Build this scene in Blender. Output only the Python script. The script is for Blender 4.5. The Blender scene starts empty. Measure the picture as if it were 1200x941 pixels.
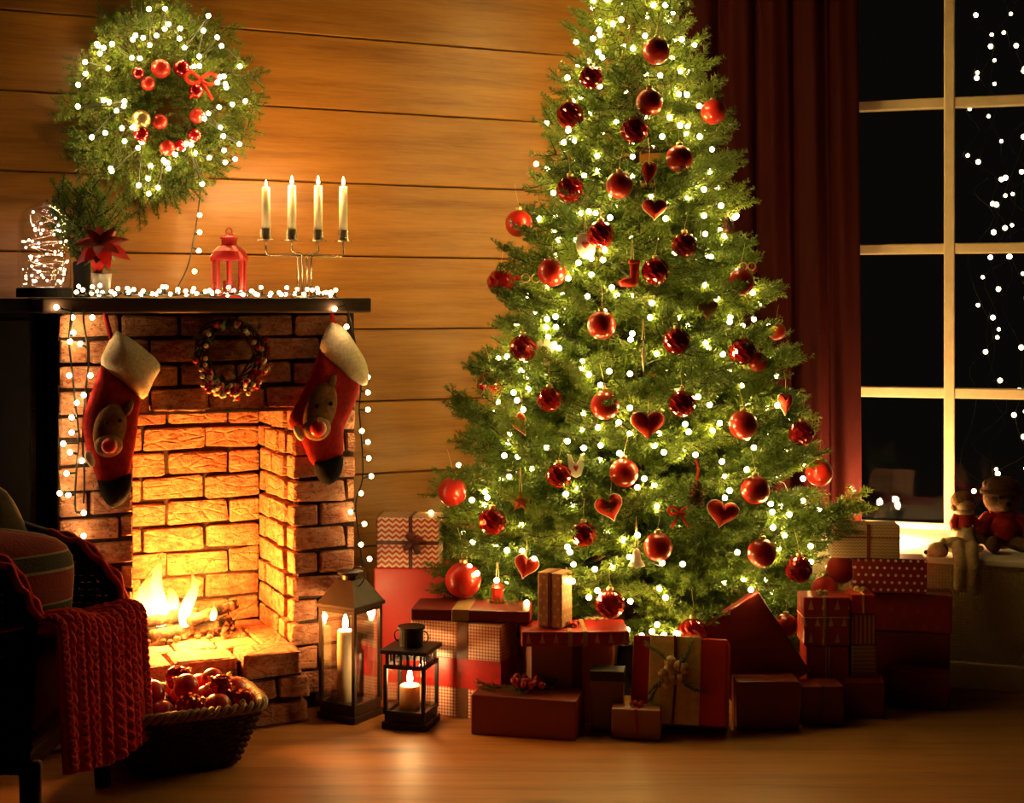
import bpy, bmesh, math, random
import numpy as np
from mathutils import Vector, Matrix, Euler

random.seed(7)
rng = np.random.default_rng(7)
SC = bpy.context.scene
COL = SC.collection
PI = math.pi

# ------------------------------------------------------------------ camera, world, exposure
F = 1700.0            # focal length in pixels of the 1200x941 frame
HY = 358.0            # pixel row of the horizon
EYE = 1.18
cam_d = bpy.data.cameras.new('camera')
cam_d.sensor_width = 36.0
cam_d.lens = F / 1200.0 * 36.0
cam_d.shift_y = -(470.5 - HY) / 1200.0
cam_d.clip_start = 0.05
cam = bpy.data.objects.new('camera', cam_d)
cam.location = (0, 0, EYE)
cam.rotation_euler = (PI / 2, 0, 0)
COL.objects.link(cam)
SC.camera = cam

world = bpy.data.worlds.new('night')
SC.world = world
world.use_nodes = True
world.node_tree.nodes['Background'].inputs[0].default_value = (0.30, 0.22, 0.16, 1)
world.node_tree.nodes['Background'].inputs[1].default_value = 0.004

SC.view_settings.view_transform = 'Standard'
SC.view_settings.look = 'None'
SC.view_settings.exposure = 1.5
SC.view_settings.gamma = 1.0
SC.view_settings.use_curve_mapping = False
SC.cycles.use_light_tree = True
SC.cycles.sample_clamp_indirect = 4.0
SC.cycles.max_bounces = 8
SC.cycles.transparent_max_bounces = 16
SC.cycles.caustics_reflective = False
SC.cycles.caustics_refractive = False

# light levels
BULB = 22.0
TREE_BULB = 54.0
CANDLE_W = 1.3
FIRE_W = 21.0
WARM = (1.0, 0.58, 0.20)


# ------------------------------------------------------------------ helpers
def X_at(px, Y):
    return (px - 600.0) / F * Y


def Z_at(py, Y):
    return EYE - (py - HY) / F * Y


class NT:
    """small helper to write node trees"""
    def __init__(s, name):
        s.m = bpy.data.materials.new(name)
        s.m.use_nodes = True
        s.t = s.m.node_tree
        s.t.nodes.clear()
        s.out = s.t.nodes.new('ShaderNodeOutputMaterial')

    def n(s, typ, ins=None, **kw):
        nd = s.t.nodes.new(typ)
        for k, v in kw.items():
            setattr(nd, k, v)
        for k, v in (ins or {}).items():
            s.set(nd.inputs[k], v)
        return nd

    def set(s, sock, v):
        if isinstance(v, bpy.types.NodeSocket):
            s.t.links.new(v, sock)
        elif isinstance(v, tuple) and len(v) == 3 and sock.type == 'RGBA':
            sock.default_value = (*v, 1)
        else:
            sock.default_value = v

    def math(s, op, a, b=0.0, c=0.0):
        nd = s.n('ShaderNodeMath', operation=op)
        s.set(nd.inputs[0], a); s.set(nd.inputs[1], b); s.set(nd.inputs[2], c)
        return nd.outputs[0]

    def mix(s, fac, a, b):
        nd = s.n('ShaderNodeMix', data_type='RGBA')
        s.set(nd.inputs[0], fac); s.set(nd.inputs[6], a); s.set(nd.inputs[7], b)
        return nd.outputs[2]

    def noise(s, vec, scale, detail=3.0, rough=0.5):
        nd = s.n('ShaderNodeTexNoise', {'Scale': scale, 'Detail': detail, 'Roughness': rough})
        if vec is not None:
            s.set(nd.inputs['Vector'], vec)
        return nd.outputs[0]

    def coord(s, which='Object'):
        return s.n('ShaderNodeTexCoord').outputs[which]

    def xyz(s, v):
        nd = s.n('ShaderNodeSeparateXYZ'); s.set(nd.inputs[0], v)
        return nd.outputs

    def mapping(s, v, scale=(1, 1, 1), loc=(0, 0, 0)):
        nd = s.n('ShaderNodeMapping'); s.set(nd.inputs[0], v)
        nd.inputs['Scale'].default_value = scale; nd.inputs['Location'].default_value = loc
        return nd.outputs[0]

    def ramp(s, fac, stops):
        nd = s.n('ShaderNodeValToRGB'); s.set(nd.inputs[0], fac)
        e = nd.color_ramp.elements
        while len(e) < len(stops): e.new(0.5)
        for el, (p, c) in zip(e, stops):
            el.position = p; el.color = (*c, 1)
        return nd.outputs[0]

    def bump(s, h, strength=0.3, dist=0.01):
        nd = s.n('ShaderNodeBump', {'Strength': strength, 'Distance': dist}); s.set(nd.inputs['Height'], h)
        return nd.outputs[0]

    def pr(s, color, rough=0.5, metal=0.0, normal=None, **kw):
        nd = s.n('ShaderNodeBsdfPrincipled')
        s.set(nd.inputs['Base Color'], color); s.set(nd.inputs['Roughness'], rough)
        s.set(nd.inputs['Metallic'], metal)
        if normal is not None: s.set(nd.inputs['Normal'], normal)
        for k, v in kw.items():
            s.set(nd.inputs[k], v)
        s.t.links.new(nd.outputs[0], s.out.inputs[0])
        return nd

    def surf(s, sock):
        s.t.links.new(sock, s.out.inputs[0])
        return s.m


_mats = {}


def cached(fn):
    def w(*a):
        k = (fn.__name__,) + a
        if k not in _mats: _mats[k] = fn(*a)
        return _mats[k]
    return w


@cached
def M_plain(name, col, rough=0.5, metal=0.0, var=0.25, nscale=30.0, bump=0.15):
    t = NT(name)
    v = t.coord()
    n = t.noise(v, nscale, 4.0)
    dark = tuple(c * (1 - var) for c in col); lite = tuple(min(1, c * (1 + var)) for c in col)
    c = t.ramp(n, [(0.3, dark), (0.7, lite)])
    nb = t.noise(v, nscale * 5, 3.0)
    p = t.pr(c, rough, metal, t.bump(nb, bump, 0.004))
    if rough >= 0.8: p.inputs['Specular IOR Level'].default_value = 0.12
    return t.m


@cached
def M_emit(name, col, strength):
    t = NT(name)
    e = t.n('ShaderNodeEmission', {'Color': col, 'Strength': strength})
    return t.surf(e.outputs[0])


class MB:
    """collects geometry; build() links it as one mesh object"""
    def __init__(s):
        s.v = []; s.f = []; s.mi = []

    def add(s, verts, faces, mi=0):
        o = len(s.v)
        s.v.extend([tuple(p) for p in verts])
        s.f.extend([tuple(i + o for i in f) for f in faces])
        s.mi.extend([mi] * len(faces))
        return s

    def box(s, c, size, R=None, mi=0, taper=1.0):
        hx, hy, hz = size[0] / 2, size[1] / 2, size[2] / 2
        vs = []
        for z in (-hz, hz):
            k = taper if z > 0 else 1.0
            for x, y in ((-hx, -hy), (hx, -hy), (hx, hy), (-hx, hy)):
                p = Vector((x * k, y * k, z))
                if R is not None: p = R @ p
                vs.append((p.x + c[0], p.y + c[1], p.z + c[2]))
        return s.add(vs, [(3, 2, 1, 0), (4, 5, 6, 7), (0, 1, 5, 4), (1, 2, 6, 5), (2, 3, 7, 6), (3, 0, 4, 7)], mi)

    def tube(s, pts, r, n=6, closed=False, mi=0, caps=True):
        pts = [Vector(p) for p in pts]
        m = len(pts)
        rs = r if isinstance(r, (list, tuple)) else [r] * m
        vs = []; fs = []
        prev = None
        for i, p in enumerate(pts):
            a = pts[(i + 1) % m] if (closed or i < m - 1) else p
            b = pts[i - 1] if (closed or i > 0) else p
            d = (a - b)
            d = d.normalized() if d.length > 1e-9 else Vector((0, 0, 1))
            if prev is None:
                up = Vector((0, 0, 1)) if abs(d.z) < 0.9 else Vector((1, 0, 0))
                e1 = d.cross(up).normalized()
            else:
                e1 = (prev - d * prev.dot(d))
                e1 = e1.normalized() if e1.length > 1e-6 else d.orthogonal().normalized()
            prev = e1
            e2 = d.cross(e1)
            for k in range(n):
                t = 2 * PI * k / n
                vs.append(p + (e1 * math.cos(t) + e2 * math.sin(t)) * rs[i])
        L = m if closed else m - 1
        for i in range(L):
            j = (i + 1) % m
            for k in range(n):
                k2 = (k + 1) % n
                fs.append((i * n + k, i * n + k2, j * n + k2, j * n + k))
        if caps and not closed:
            fs.append(tuple(range(n - 1, -1, -1)))
            fs.append(tuple((m - 1) * n + k for k in range(n)))
        return s.add(vs, fs, mi)

    def lathe(s, prof, n=24, c=(0, 0, 0), M=None, mi=0, jag=None):
        """prof: list of (r, z)"""
        vs = []; fs = []
        for i, (r, z) in enumerate(prof):
            for k in range(n):
                t = 2 * PI * k / n
                rr = r * (jag(t, i) if jag else 1)
                p = Vector((rr * math.cos(t), rr * math.sin(t), z))
                if M is not None: p = M @ p
                vs.append((p.x + c[0], p.y + c[1], p.z + c[2]))
        for i in range(len(prof) - 1):
            for k in range(n):
                k2 = (k + 1) % n
                fs.append((i * n + k, i * n + k2, (i + 1) * n + k2, (i + 1) * n + k))
        if prof[0][0] > 1e-6: fs.append(tuple(range(n - 1, -1, -1)))
        if prof[-1][0] > 1e-6: fs.append(tuple((len(prof) - 1) * n + k for k in range(n)))
        return s.add(vs, fs, mi)

    def ball(s, c, r, n=16, m=10, sc=(1, 1, 1), R=None, mi=0):
        prof = []
        vs = []; fs = []
        for i in range(1, m):
            a = PI * i / m
            for k in range(n):
                t = 2 * PI * k / n
                p = Vector((r * math.sin(a) * math.cos(t) * sc[0], r * math.sin(a) * math.sin(t) * sc[1], r * math.cos(a) * sc[2]))
                if R is not None: p = R @ p
                vs.append((p.x + c[0], p.y + c[1], p.z + c[2]))
        for q in (1, -1):
            p = Vector((0, 0, r * q * sc[2]))
            if R is not None: p = R @ p
            vs.append((p.x + c[0], p.y + c[1], p.z + c[2]))
        top = (m - 1) * n; bot = top + 1
        for i in range(m - 2):
            for k in range(n):
                k2 = (k + 1) % n
                fs.append((i * n + k, (i + 1) * n + k, (i + 1) * n + k2, i * n + k2))
        for k in range(n):
            k2 = (k + 1) % n
            fs.append((top, k, k2)); fs.append((bot, (m - 2) * n + k2, (m - 2) * n + k))
        return s.add(vs, fs, mi)

    def puffy(s, poly, thick, c=(0, 0, 0), mi=0, flat_back=False, cen=None, R=None):
        """a pillow-like body with outline poly in local x,z; bulges along y"""
        poly = [Vector((p[0], 0, p[1])) for p in poly]
        ctr = sum(poly, Vector()) / len(poly) if cen is None else Vector((cen[0], 0, cen[1]))
        n = len(poly)
        rings = [1.0, 0.97, 0.88, 0.7, 0.45, 0.2]
        vs = []; fs = []
        for side in (-1, 1):
            o = len(vs)
            for q in rings:
                h = thick * math.sqrt(max(0, 1 - q ** 2.6)) * (0.15 if (side > 0 and flat_back) else 1)
                for p in poly:
                    w = ctr + (p - ctr) * q
                    vs.append(Vector((w.x, side * h, w.z)))
            vs.append(ctr + Vector((0, side * thick * (0.15 if (side > 0 and flat_back) else 1), 0)))
            last = len(vs) - 1
            for i in range(len(rings) - 1):
                for k in range(n):
                    k2 = (k + 1) % n
                    f = (o + i * n + k, o + i * n + k2, o + (i + 1) * n + k2, o + (i + 1) * n + k)
                    fs.append(f if side < 0 else f[::-1])
            for k in range(n):
                k2 = (k + 1) % n
                f = (o + (len(rings) - 1) * n + k, o + (len(rings) - 1) * n + k2, last)
                fs.append(f if side < 0 else f[::-1])
        if R is not None: vs = [R @ p for p in vs]
        return s.add([(p.x + c[0], p.y + c[1], p.z + c[2]) for p in vs], fs, mi)

    def prism(s, poly, y0, y1, mi=0):
        """outline poly in x,z extruded from y0 to y1"""
        n = len(poly)
        vs = [(p[0], y0, p[1]) for p in poly] + [(p[0], y1, p[1]) for p in poly]
        fs = [tuple(range(n)), tuple(range(2 * n - 1, n - 1, -1))]
        for k in range(n):
            k2 = (k + 1) % n
            fs.append((k, n + k, n + k2, k2))
        return s.add(vs, fs, mi)

    def mesh(s, name, mats=(), smooth=False):
        me = bpy.data.meshes.new(name)
        me.from_pydata(s.v, [], s.f)
        for m in (mats if isinstance(mats, (list, tuple)) else [mats]):
            me.materials.append(m)
        if len(set(s.mi)) > 1:
            me.polygons.foreach_set('material_index', s.mi)
        if smooth:
            me.polygons.foreach_set('use_smooth', [True] * len(me.polygons))
        me.update()
        return me

    def build(s, name, mats, parent=None, smooth=False, loc=(0, 0, 0), rot=(0, 0, 0), bevel=0.0, seg=2, sub=0, weld=False):
        if isinstance(mats, bpy.types.Material): mats = [mats]
        me = s.mesh(name, mats, smooth)
        if weld:
            bm = bmesh.new(); bm.from_mesh(me)
            bmesh.ops.remove_doubles(bm, verts=bm.verts, dist=1e-5)
            bmesh.ops.recalc_face_normals(bm, faces=bm.faces)
            bm.to_mesh(me); bm.free()
        return put(name, me, parent, loc, rot, bevel, seg, sub)


def put(name, me, parent=None, loc=(0, 0, 0), rot=(0, 0, 0), bevel=0.0, seg=2, sub=0):
    o = bpy.data.objects.new(name, me)
    COL.objects.link(o)
    o.location = loc; o.rotation_euler = rot
    if parent is not None: o.parent = parent
    if bevel:
        b = o.modifiers.new('bevel', 'BEVEL'); b.width = bevel; b.segments = seg; b.limit_method = 'ANGLE'
    if sub:
        m = o.modifiers.new('sub', 'SUBSURF'); m.levels = sub; m.render_levels = sub
    return o


def tag(o, label=None, cat=None, group=None, kind=None):
    if label: o['label'] = label
    if cat: o['category'] = cat
    if group: o['group'] = group
    if kind: o['kind'] = kind
    return o


def thing(name, label, cat, loc=(0, 0, 0), rotz=0.0, group=None, kind=None):
    o = bpy.data.objects.new(name, None)
    o.empty_display_size = 0.05
    COL.objects.link(o)
    o.location = loc; o.rotation_euler = (0, 0, rotz)
    return tag(o, label, cat, group, kind)


def lamp(name, loc, power, color, radius=0.01, parent=None):
    d = bpy.data.lights.new(name, 'POINT')
    d.energy = power; d.color = color; d.shadow_soft_size = radius
    o = bpy.data.objects.new(name, d)
    COL.objects.link(o); o.location = loc
    if parent is not None: o.parent = parent
    return o


ORD = ['', 'first', 'second', 'third', 'fourth', 'fifth', 'sixth', 'seventh', 'eighth', 'ninth', 'tenth', 'eleventh', 'twelfth', 'thirteenth', 'fourteenth',
       'fifteenth', 'sixteenth', 'seventeenth', 'eighteenth', 'nineteenth', 'twentieth']

# fireplace / wall frame: x along the wall (to the right and away), y into the wall
TH = math.radians(25.0)
H0 = Vector((-0.625, 4.086))
UX = Vector((math.cos(TH), math.sin(TH)))
VX = Vector((-math.sin(TH), math.cos(TH)))


def lx(px, y):
    t = (px - 600.0) / F
    return (t * (H0.y + y * VX.y) - H0.x - y * VX.x) / (UX.x - t * UX.y)


def wpt(x, y, z=0.0):
    p = H0 + UX * x + VX * y
    return Vector((p.x, p.y, z))


def lz(py, x, y):
    """height of pixel row py at fireplace-local x, y"""
    return Z_at(py, wpt(x, y).y)


# window frame: x along the window (to the right and nearer), y outwards
PH = math.radians(17.7)
G0 = Vector((1.196, 5.119))
WU = Vector((math.cos(PH), -math.sin(PH)))
WV = Vector((math.sin(PH), math.cos(PH)))


def gx(px, y):
    t = (px - 600.0) / F
    return (t * (G0.y + y * WV.y) - G0.x - y * WV.x) / (WU.x - t * WU.y)


def gpt(x, y, z=0.0):
    p = G0 + WU * x + WV * y
    return Vector((p.x, p.y, z))

# ================================================================== the room
def wood_mat(name, cols, scale, rough, axis='x', bump=0.1, rnd=0.5, coat=0.0):
    t = NT(name)
    v = t.coord()
    oi = t.n('ShaderNodeObjectInfo').outputs['Random']
    off = t.n('ShaderNodeCombineXYZ', {0: t.math('MULTIPLY', oi, 37.0), 1: t.math('MULTIPLY', oi, 11.0), 2: t.math('MULTIPLY', oi, 23.0)})
    va = t.n('ShaderNodeVectorMath', {0: v, 1: off.outputs[0]}, operation='ADD').outputs[0]
    st = (0.35, 6.0, 6.0) if axis == 'x' else ((6.0, 0.35, 6.0) if axis == 'y' else (6.0, 6.0, 0.35))
    mp = t.mapping(va, st)
    g = t.noise(mp, scale, 6.0, 0.65)
    g2 = t.noise(t.mapping(va, tuple(q * 4 for q in st)), scale * 2.2, 4.0, 0.6)
    kn = t.n('ShaderNodeTexVoronoi', {'Vector': t.mapping(va, (0.8, 2.2, 2.2) if axis == 'x' else (2.2, 0.8, 2.2)), 'Scale': 1.6, 'Randomness': 1.0}).outputs['Distance']
    knot = t.math('SMOOTH_MIN', t.math('MULTIPLY', kn, 7.0), 1.0, 0.3)
    gg = t.math('ADD', t.math('MULTIPLY', g, 0.7), t.math('MULTIPLY', g2, 0.3))
    c = t.ramp(gg, [(0.32, cols[0]), (0.5, cols[1]), (0.68, cols[2])])
    c = t.mix(t.math('SUBTRACT', 1.0, t.math('MULTIPLY', knot, 1.0)), c, tuple(q * 0.35 for q in cols[0]))
    k = t.math('ADD', 1.0 - rnd / 2, t.math('MULTIPLY', oi, rnd))
    c = t.n('ShaderNodeVectorMath', {0: c, 1: t.n('ShaderNodeCombineXYZ', {0: k, 1: k, 2: k}).outputs[0]}, operation='MULTIPLY').outputs[0]
    r = t.math('ADD', rough, t.math('MULTIPLY', g2, 0.15))
    p = t.pr(c, r, 0.0, t.bump(gg, bump, 0.004))
    p.inputs['Coat Weight'].default_value = coat
    p.inputs['Coat Roughness'].default_value = 0.25
    return t.m


M_wall = wood_mat('wall_planks_wood', ((0.19, 0.070, 0.011), (0.33, 0.135, 0.020), (0.44, 0.190, 0.034)), 3.2, 0.30, 'x', 0.08, 0.22, 0.0)
M_floor = wood_mat('floor_oak', ((0.16, 0.066, 0.015), (0.31, 0.138, 0.032), (0.40, 0.185, 0.046)), 3.0, 0.40, 'x', 0.06, 0.0)
for nd in M_floor.node_tree.nodes:
    if nd.type == 'BSDF_PRINCIPLED': nd.inputs['Specular IOR Level'].default_value = 0.35
M_white = M_plain('white_paint', (0.78, 0.72, 0.62), 0.4, 0.0, 0.06, 20.0, 0.05)
M_black = M_plain('black_paint', (0.009, 0.008, 0.007), 0.8, 0.0, 0.2, 20.0, 0.05)

# floor
fl = MB()
fl.box((0, 3.2, -0.05), (9.0, 8.6, 0.1))
floor = fl.build('floor', M_floor)
tag(floor, 'brown oak floor with warm sheen', kind='structure')
floor.rotation_euler = (0, 0, 0)

# timber wall, plank by plank
WALL_Y = 0.62
xa = lx(-260, WALL_Y)
# where the timber wall meets the window wall (solve in world)
best = None
for i in range(4000):
    x = 0.2 + i * 0.001
    p = wpt(x, WALL_Y)
    d = (Vector((p.x, p.y)) - G0).dot(WV)
    if best is None or abs(d) < best[0]: best = (abs(d), x)
xb = best[1]
wall = thing('wall_back', 'varnished timber plank wall behind fireplace and tree', None, (H0.x, H0.y, 0), TH, kind='structure')
core = MB(); core.box(((xa + xb) / 2, WALL_Y + 0.075, 1.5), (xb - xa, 0.09, 3.0))
core.build('wall_core', M_black, wall)
zl = 0.618 - 3 * 0.2417
z = zl
i = 0
while z < 2.9:
    z0, z1 = max(z, 0.0), z + 0.2417
    if z1 > 0.02:
        mb = MB(); mb.box((0, 0, 0), (xb - xa, 0.03, z1 - z0 - 0.004))
        mb.build('plank', M_wall, wall, loc=((xa + xb) / 2, WALL_Y + 0.015, (z0 + z1) / 2), bevel=0.003, seg=1)
    z = z1; i += 1
bb = MB(); bb.box((0, 0, 0), (xb - lx(430, WALL_Y), 0.018, 0.09))
o = bb.build('baseboard_back', M_plain('skirting_wood', (0.20, 0.09, 0.035), 0.45), None)
o.location = wpt((xb + lx(430, WALL_Y)) / 2, WALL_Y - 0.0095, 0.0455); o.rotation_euler = (0, 0, TH)
tag(o, 'low brown skirting board at foot of timber wall', kind='structure')

# window wall
c2 = wpt(xb, WALL_Y)
gx0 = (Vector((c2.x, c2.y)) - G0).dot(WU)     # corner in window-local x (negative)
SILL = 0.40
SEAT = -0.55
gx1 = 2.2
wr = thing('wall_right', 'dark plaster wall around the tall window', None, (G0.x, G0.y, 0), -PH, kind='structure')
M_plaster = M_plain('plaster', (0.30, 0.20, 0.13), 0.8, 0.0, 0.08, 8.0, 0.1)
w = MB(); w.box(((gx0 - 0.02) / 2, 0.06, 1.5), (-0.02 - gx0, 0.12, 3.0)); w.build('wall_pier', M_plaster, wr)
w = MB(); w.box(((gx1 - 0.02) / 2, 0.06, 0.188), (gx1 + 0.02, 0.12, 0.376)); w.build('wall_apron', M_plaster, wr)
w = MB(); w.box(((gx1 - 0.02) / 2, 0.06, 2.75), (gx1 + 0.02, 0.12, 0.5)); w.build('wall_head', M_plaster, wr)

# window: frame, muntins and panes
win = thing('window_1', 'tall white gridded window looking out on the night', None, (G0.x, G0.y, 0), -PH, kind='structure')
xs = [0.0, gx(1112.5, 0.02), None, None]
pw = xs[1] - xs[0]
xs[2] = xs[1] + pw; xs[3] = xs[2] + pw; xs.append(xs[3] + pw)
zs = [SILL + 0.01, 0.876, 1.378, 1.884, 2.39]
M_frame = M_plain('window_frame_paint', (0.80, 0.62, 0.40), 0.42, 0.0, 0.06, 25.0, 0.04)
zt = zs[-1]
for k, x in enumerate(xs):
    wd = 0.036 if 0 < k < 4 else 0.03
    m = MB(); m.box((x, 0.03, (SILL + zt) / 2), (wd, 0.05, zt - SILL)); m.build('muntin_upright', M_frame, win, bevel=0.004)
for k, zz in enumerate(zs):
    if k == 0: continue
    m = MB(); m.box(((xs[0] + xs[-1]) / 2, 0.033, zz), (xs[-1] - xs[0], 0.046, 0.036)); m.build('muntin_bar', M_frame, win, bevel=0.004)
t = NT('window_glass')
gl = t.n('ShaderNodeBsdfGlossy', {'Color': (0.8, 0.85, 0.9), 'Roughness': 0.01})
tr = t.n('ShaderNodeBsdfTransparent', {'Color': (0.92, 0.94, 0.95)})
fr = t.n('ShaderNodeFresnel', {'IOR': 1.22})
mx = t.n('ShaderNodeMixShader', {0: fr.outputs[0], 1: tr.outputs[0], 2: gl.outputs[0]})
M_glass = t.surf(mx.outputs[0])
for k in range(4):
    for j in range(4):
        m = MB(); m.box(((xs[k] + xs[k + 1]) / 2, 0.045, (zs[j] + zs[j + 1]) / 2), (pw - 0.02, 0.004, zs[j + 1] - zs[j] - 0.02))
        m.build('pane', M_glass, win)

# window seat: sill board, woven front, skirting
seat = thing('window_seat', 'deep white window seat with ribbed cream front', 'window seat', (G0.x, G0.y, 0), -PH)
t = NT('ribbed_cream_front')
v = t.xyz(t.coord())
rib = t.math('ABSOLUTE', t.math('SINE', t.math('MULTIPLY', v[0], 330.0)))
rib2 = t.math('ABSOLUTE', t.math('SINE', t.math('MULTIPLY', v[2], 330.0)))
hh = t.math('MULTIPLY', rib, rib2)
t.pr(t.mix(t.noise(t.coord(), 14.0), (0.42, 0.32, 0.19), (0.56, 0.44, 0.27)), 0.7, 0.0, t.bump(hh, 0.6, 0.004))
M_rib = t.m
sx0 = -0.20
m = MB(); m.box(((sx0 + gx1) / 2, (SEAT - 0.005) / 2, 0.23), (gx1 - sx0, -SEAT - 0.006, 0.30)); m.build('seat_front', M_rib, seat)
m = MB(); m.box(((sx0 + gx1) / 2, (SEAT - 0.012) / 2, SILL - 0.010), (gx1 - sx0 + 0.02, -SEAT + 0.012, 0.02)); m.build('sill_board', M_white, seat, bevel=0.004)
m = MB(); m.box(((sx0 + gx1) / 2, (SEAT - 0.014) / 2, 0.04), (gx1 - sx0, -SEAT + 0.014, 0.08)); m.build('plinth', M_frame, seat, bevel=0.005)
m = MB(); m.box(((sx0 + gx1) / 2, 0.01 , SILL + 0.012), (gx1 - sx0, 0.02, 0.024)); m.build('sill_lip', M_white, seat, bevel=0.003)

# curtain
t = NT('crimson_velvet')
n = t.noise(t.mapping(t.coord(), (40, 40, 2)), 3.0, 3.0)
p = t.pr(t.mix(n, (0.022, 0.0014, 0.0014), (0.036, 0.0022, 0.002)), 0.75, 0.0, None)
p.inputs['Specular IOR Level'].default_value = 0.1; p.inputs['Sheen Weight'].default_value = 0.05; p.inputs['Sheen Roughness'].default_value = 0.4
p.inputs['Sheen Tint'].default_value = (0.6, 0.10, 0.06, 1)
M_velvet = t.m
cur = MB()
CY = -0.10
cx0 = gx(792, CY); cx1 = gx(1001, CY)
nx, nz = 150, 26
ztop, zbot = 2.75, 0.415
vv = []
for j in range(nz + 1):
    q = j / nz
    zz = zbot + (ztop - zbot) * q
    for i in range(nx + 1):
        s_ = i / nx
        a = s_ * 2 * PI * 5.0
        amp = 0.034 * (0.75 + 0.25 * math.sin(3 * s_ + 1.3)) * (1.05 - 0.25 * q)
        y = CY + amp * math.sin(a + 0.35 * math.sin(2.2 * q + 5 * s_)) + 0.006 * math.sin(2.7 * a + 3 * q)
        flare = 0.022 * (1 - q) * (s_ - 0.3)
        vv.append((cx0 + (cx1 - cx0) * s_ + 0.012 * math.cos(a) + flare, y - 0.012 * (1 - q) ** 3, zz))
ff = [(j * (nx + 1) + i, j * (nx + 1) + i + 1, (j + 1) * (nx + 1) + i + 1, (j + 1) * (nx + 1) + i) for j in range(nz) for i in range(nx)]
cur.add(vv, ff)
cu = cur.build('curtain', M_velvet, None, smooth=True)
cu.location = (G0.x, G0.y, 0); cu.rotation_euler = (0, 0, -PH)
sm = cu.modifiers.new('thick', 'SOLIDIFY'); sm.thickness = 0.004
tag(cu, 'long pleated crimson velvet curtain hanging beside the window', 'curtain')

# black cupboard added to fill the unlit area left of the fireplace
cab = thing('cabinet', 'low matte black cabinet standing left of the brick fireplace', 'cabinet', (H0.x, H0.y, 0), TH)
cl = lx(68, 0.12)
c0, c1 = cl - 0.95, cl - 0.058
m = MB(); m.box(((c0 + c1) / 2, 0.42, 0.60), (c1 - c0, 0.385, 1.12)); m.build('body', M_black, cab)
m = MB(); m.box(((c0 + c1) / 2, 0.415, 1.18), (c1 - c0, 0.40, 0.039)); m.build('top_board', M_black, cab, bevel=0.003)
for k in range(2):
    xx = c0 + (c1 - c0) * (0.25 + 0.5 * k)
    m = MB(); m.box((xx, 0.2175, 0.60), ((c1 - c0) / 2 - 0.01, 0.018, 1.08)); d = m.build('door', M_black, cab, bevel=0.003)
    m = MB(); m.ball((xx + (0.18 if k == 0 else -0.18), 0.199, 0.62), 0.012, 12, 8); m.build('knob', M_plain('dark_brass', (0.12, 0.08, 0.03), 0.4, 0.8), d, smooth=True)
m = MB(); m.box(((c0 + c1) / 2, 0.42, 0.02), (c1 - c0 - 0.04, 0.36, 0.04)); m.build('plinth', M_black, cab)

# ================================================================== fireplace
FY = 0.12                                # brick face
x_l, x_ol, x_or, x_r = lx(68, FY), lx(158, FY), lx(342, FY), lx(418, FY)
MT, MTH = 1.203, 0.045                   # mantel top, thickness
ZB = MT - MTH
CO = 0.0695
ZO = ZB - 4 * CO                         # lintel underside
HT = 0.21                                # hearth top
BOXD = 0.36

t = NT('fired_brick')
v = t.n('ShaderNodeNewGeometry').outputs['Position']
oi = t.n('ShaderNodeObjectInfo').outputs['Random']
off = t.n('ShaderNodeCombineXYZ', {0: t.math('MULTIPLY', oi, 31.0), 1: t.math('MULTIPLY', oi, 17.0), 2: oi})
va = t.n('ShaderNodeVectorMath', {0: v, 1: off.outputs[0]}, operation='ADD').outputs[0]
n1 = t.noise(t.mapping(va, (1, 1, 1.8)), 26.0, 6.0, 0.72)
n2 = t.noise(va, 120.0, 3.0, 0.6)
base = t.ramp(oi, [(0.0, (0.30, 0.085, 0.035)), (0.4, (0.44, 0.15, 0.060)), (0.7, (0.34, 0.13, 0.065)), (1.0, (0.52, 0.21, 0.09))])
c = t.mix(t.ramp(n1, [(0.42, (0, 0, 0)), (0.68, (0.75, 0.75, 0.75))]), base, (0.60, 0.36, 0.19))
c = t.mix(t.ramp(n1, [(0.30, (0.8, 0.8, 0.8)), (0.44, (0, 0, 0))]), c, (0.13, 0.045, 0.02))
c = t.mix(t.math('GREATER_THAN', n2, 0.62), c, (0.20, 0.085, 0.045))
cr = t.n('ShaderNodeTexVoronoi', {'Vector': t.mapping(va, (14, 14, 34)), 'Scale': 1.0}, feature='DISTANCE_TO_EDGE').outputs['Distance']
hh = t.math('ADD', t.math('MULTIPLY', n1, 1.0), t.math('ADD', t.math('MULTIPLY', n2, 0.45), t.math('MINIMUM', t.math('MULTIPLY', cr, 2.5), 0.3)))
t.pr(c, 0.82, 0.0, t.bump(hh, 1.0, 0.010))
M_brick = t.m
M_mortar = M_plain('sooty_mortar', (0.050, 0.030, 0.020), 0.95, 0.0, 0.35, 60.0, 0.6)

# four worn unit bricks, chamfered by hand
BRICKS = []
for q in range(12):
    bm = bmesh.new()
    bmesh.ops.create_cube(bm, size=1.0)
    for ve in bm.verts:
        ve.co.x += random.uniform(-0.022, 0.022); ve.co.z += random.uniform(-0.065, 0.065); ve.co.y += random.uniform(-0.09, 0.09)
    bmesh.ops.bevel(bm, geom=bm.edges[:], offset=0.055, segments=1, affect='EDGES')
    for ve in bm.verts:
        ve.co.x += random.uniform(-0.010, 0.010); ve.co.z += random.uniform(-0.03, 0.03)
    me = bpy.data.meshes.new('brick'); bm.to_mesh(me); bm.free(); me.materials.append(M_brick)
    BRICKS.append(me)


def brick(parent, c, size, rz=0.0):
    o = put('brick', random.choice(BRICKS), parent, c, (0, 0, rz + random.uniform(-0.012, 0.012)))
    o.scale = (size[0], size[1], size[2])
    return o


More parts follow.
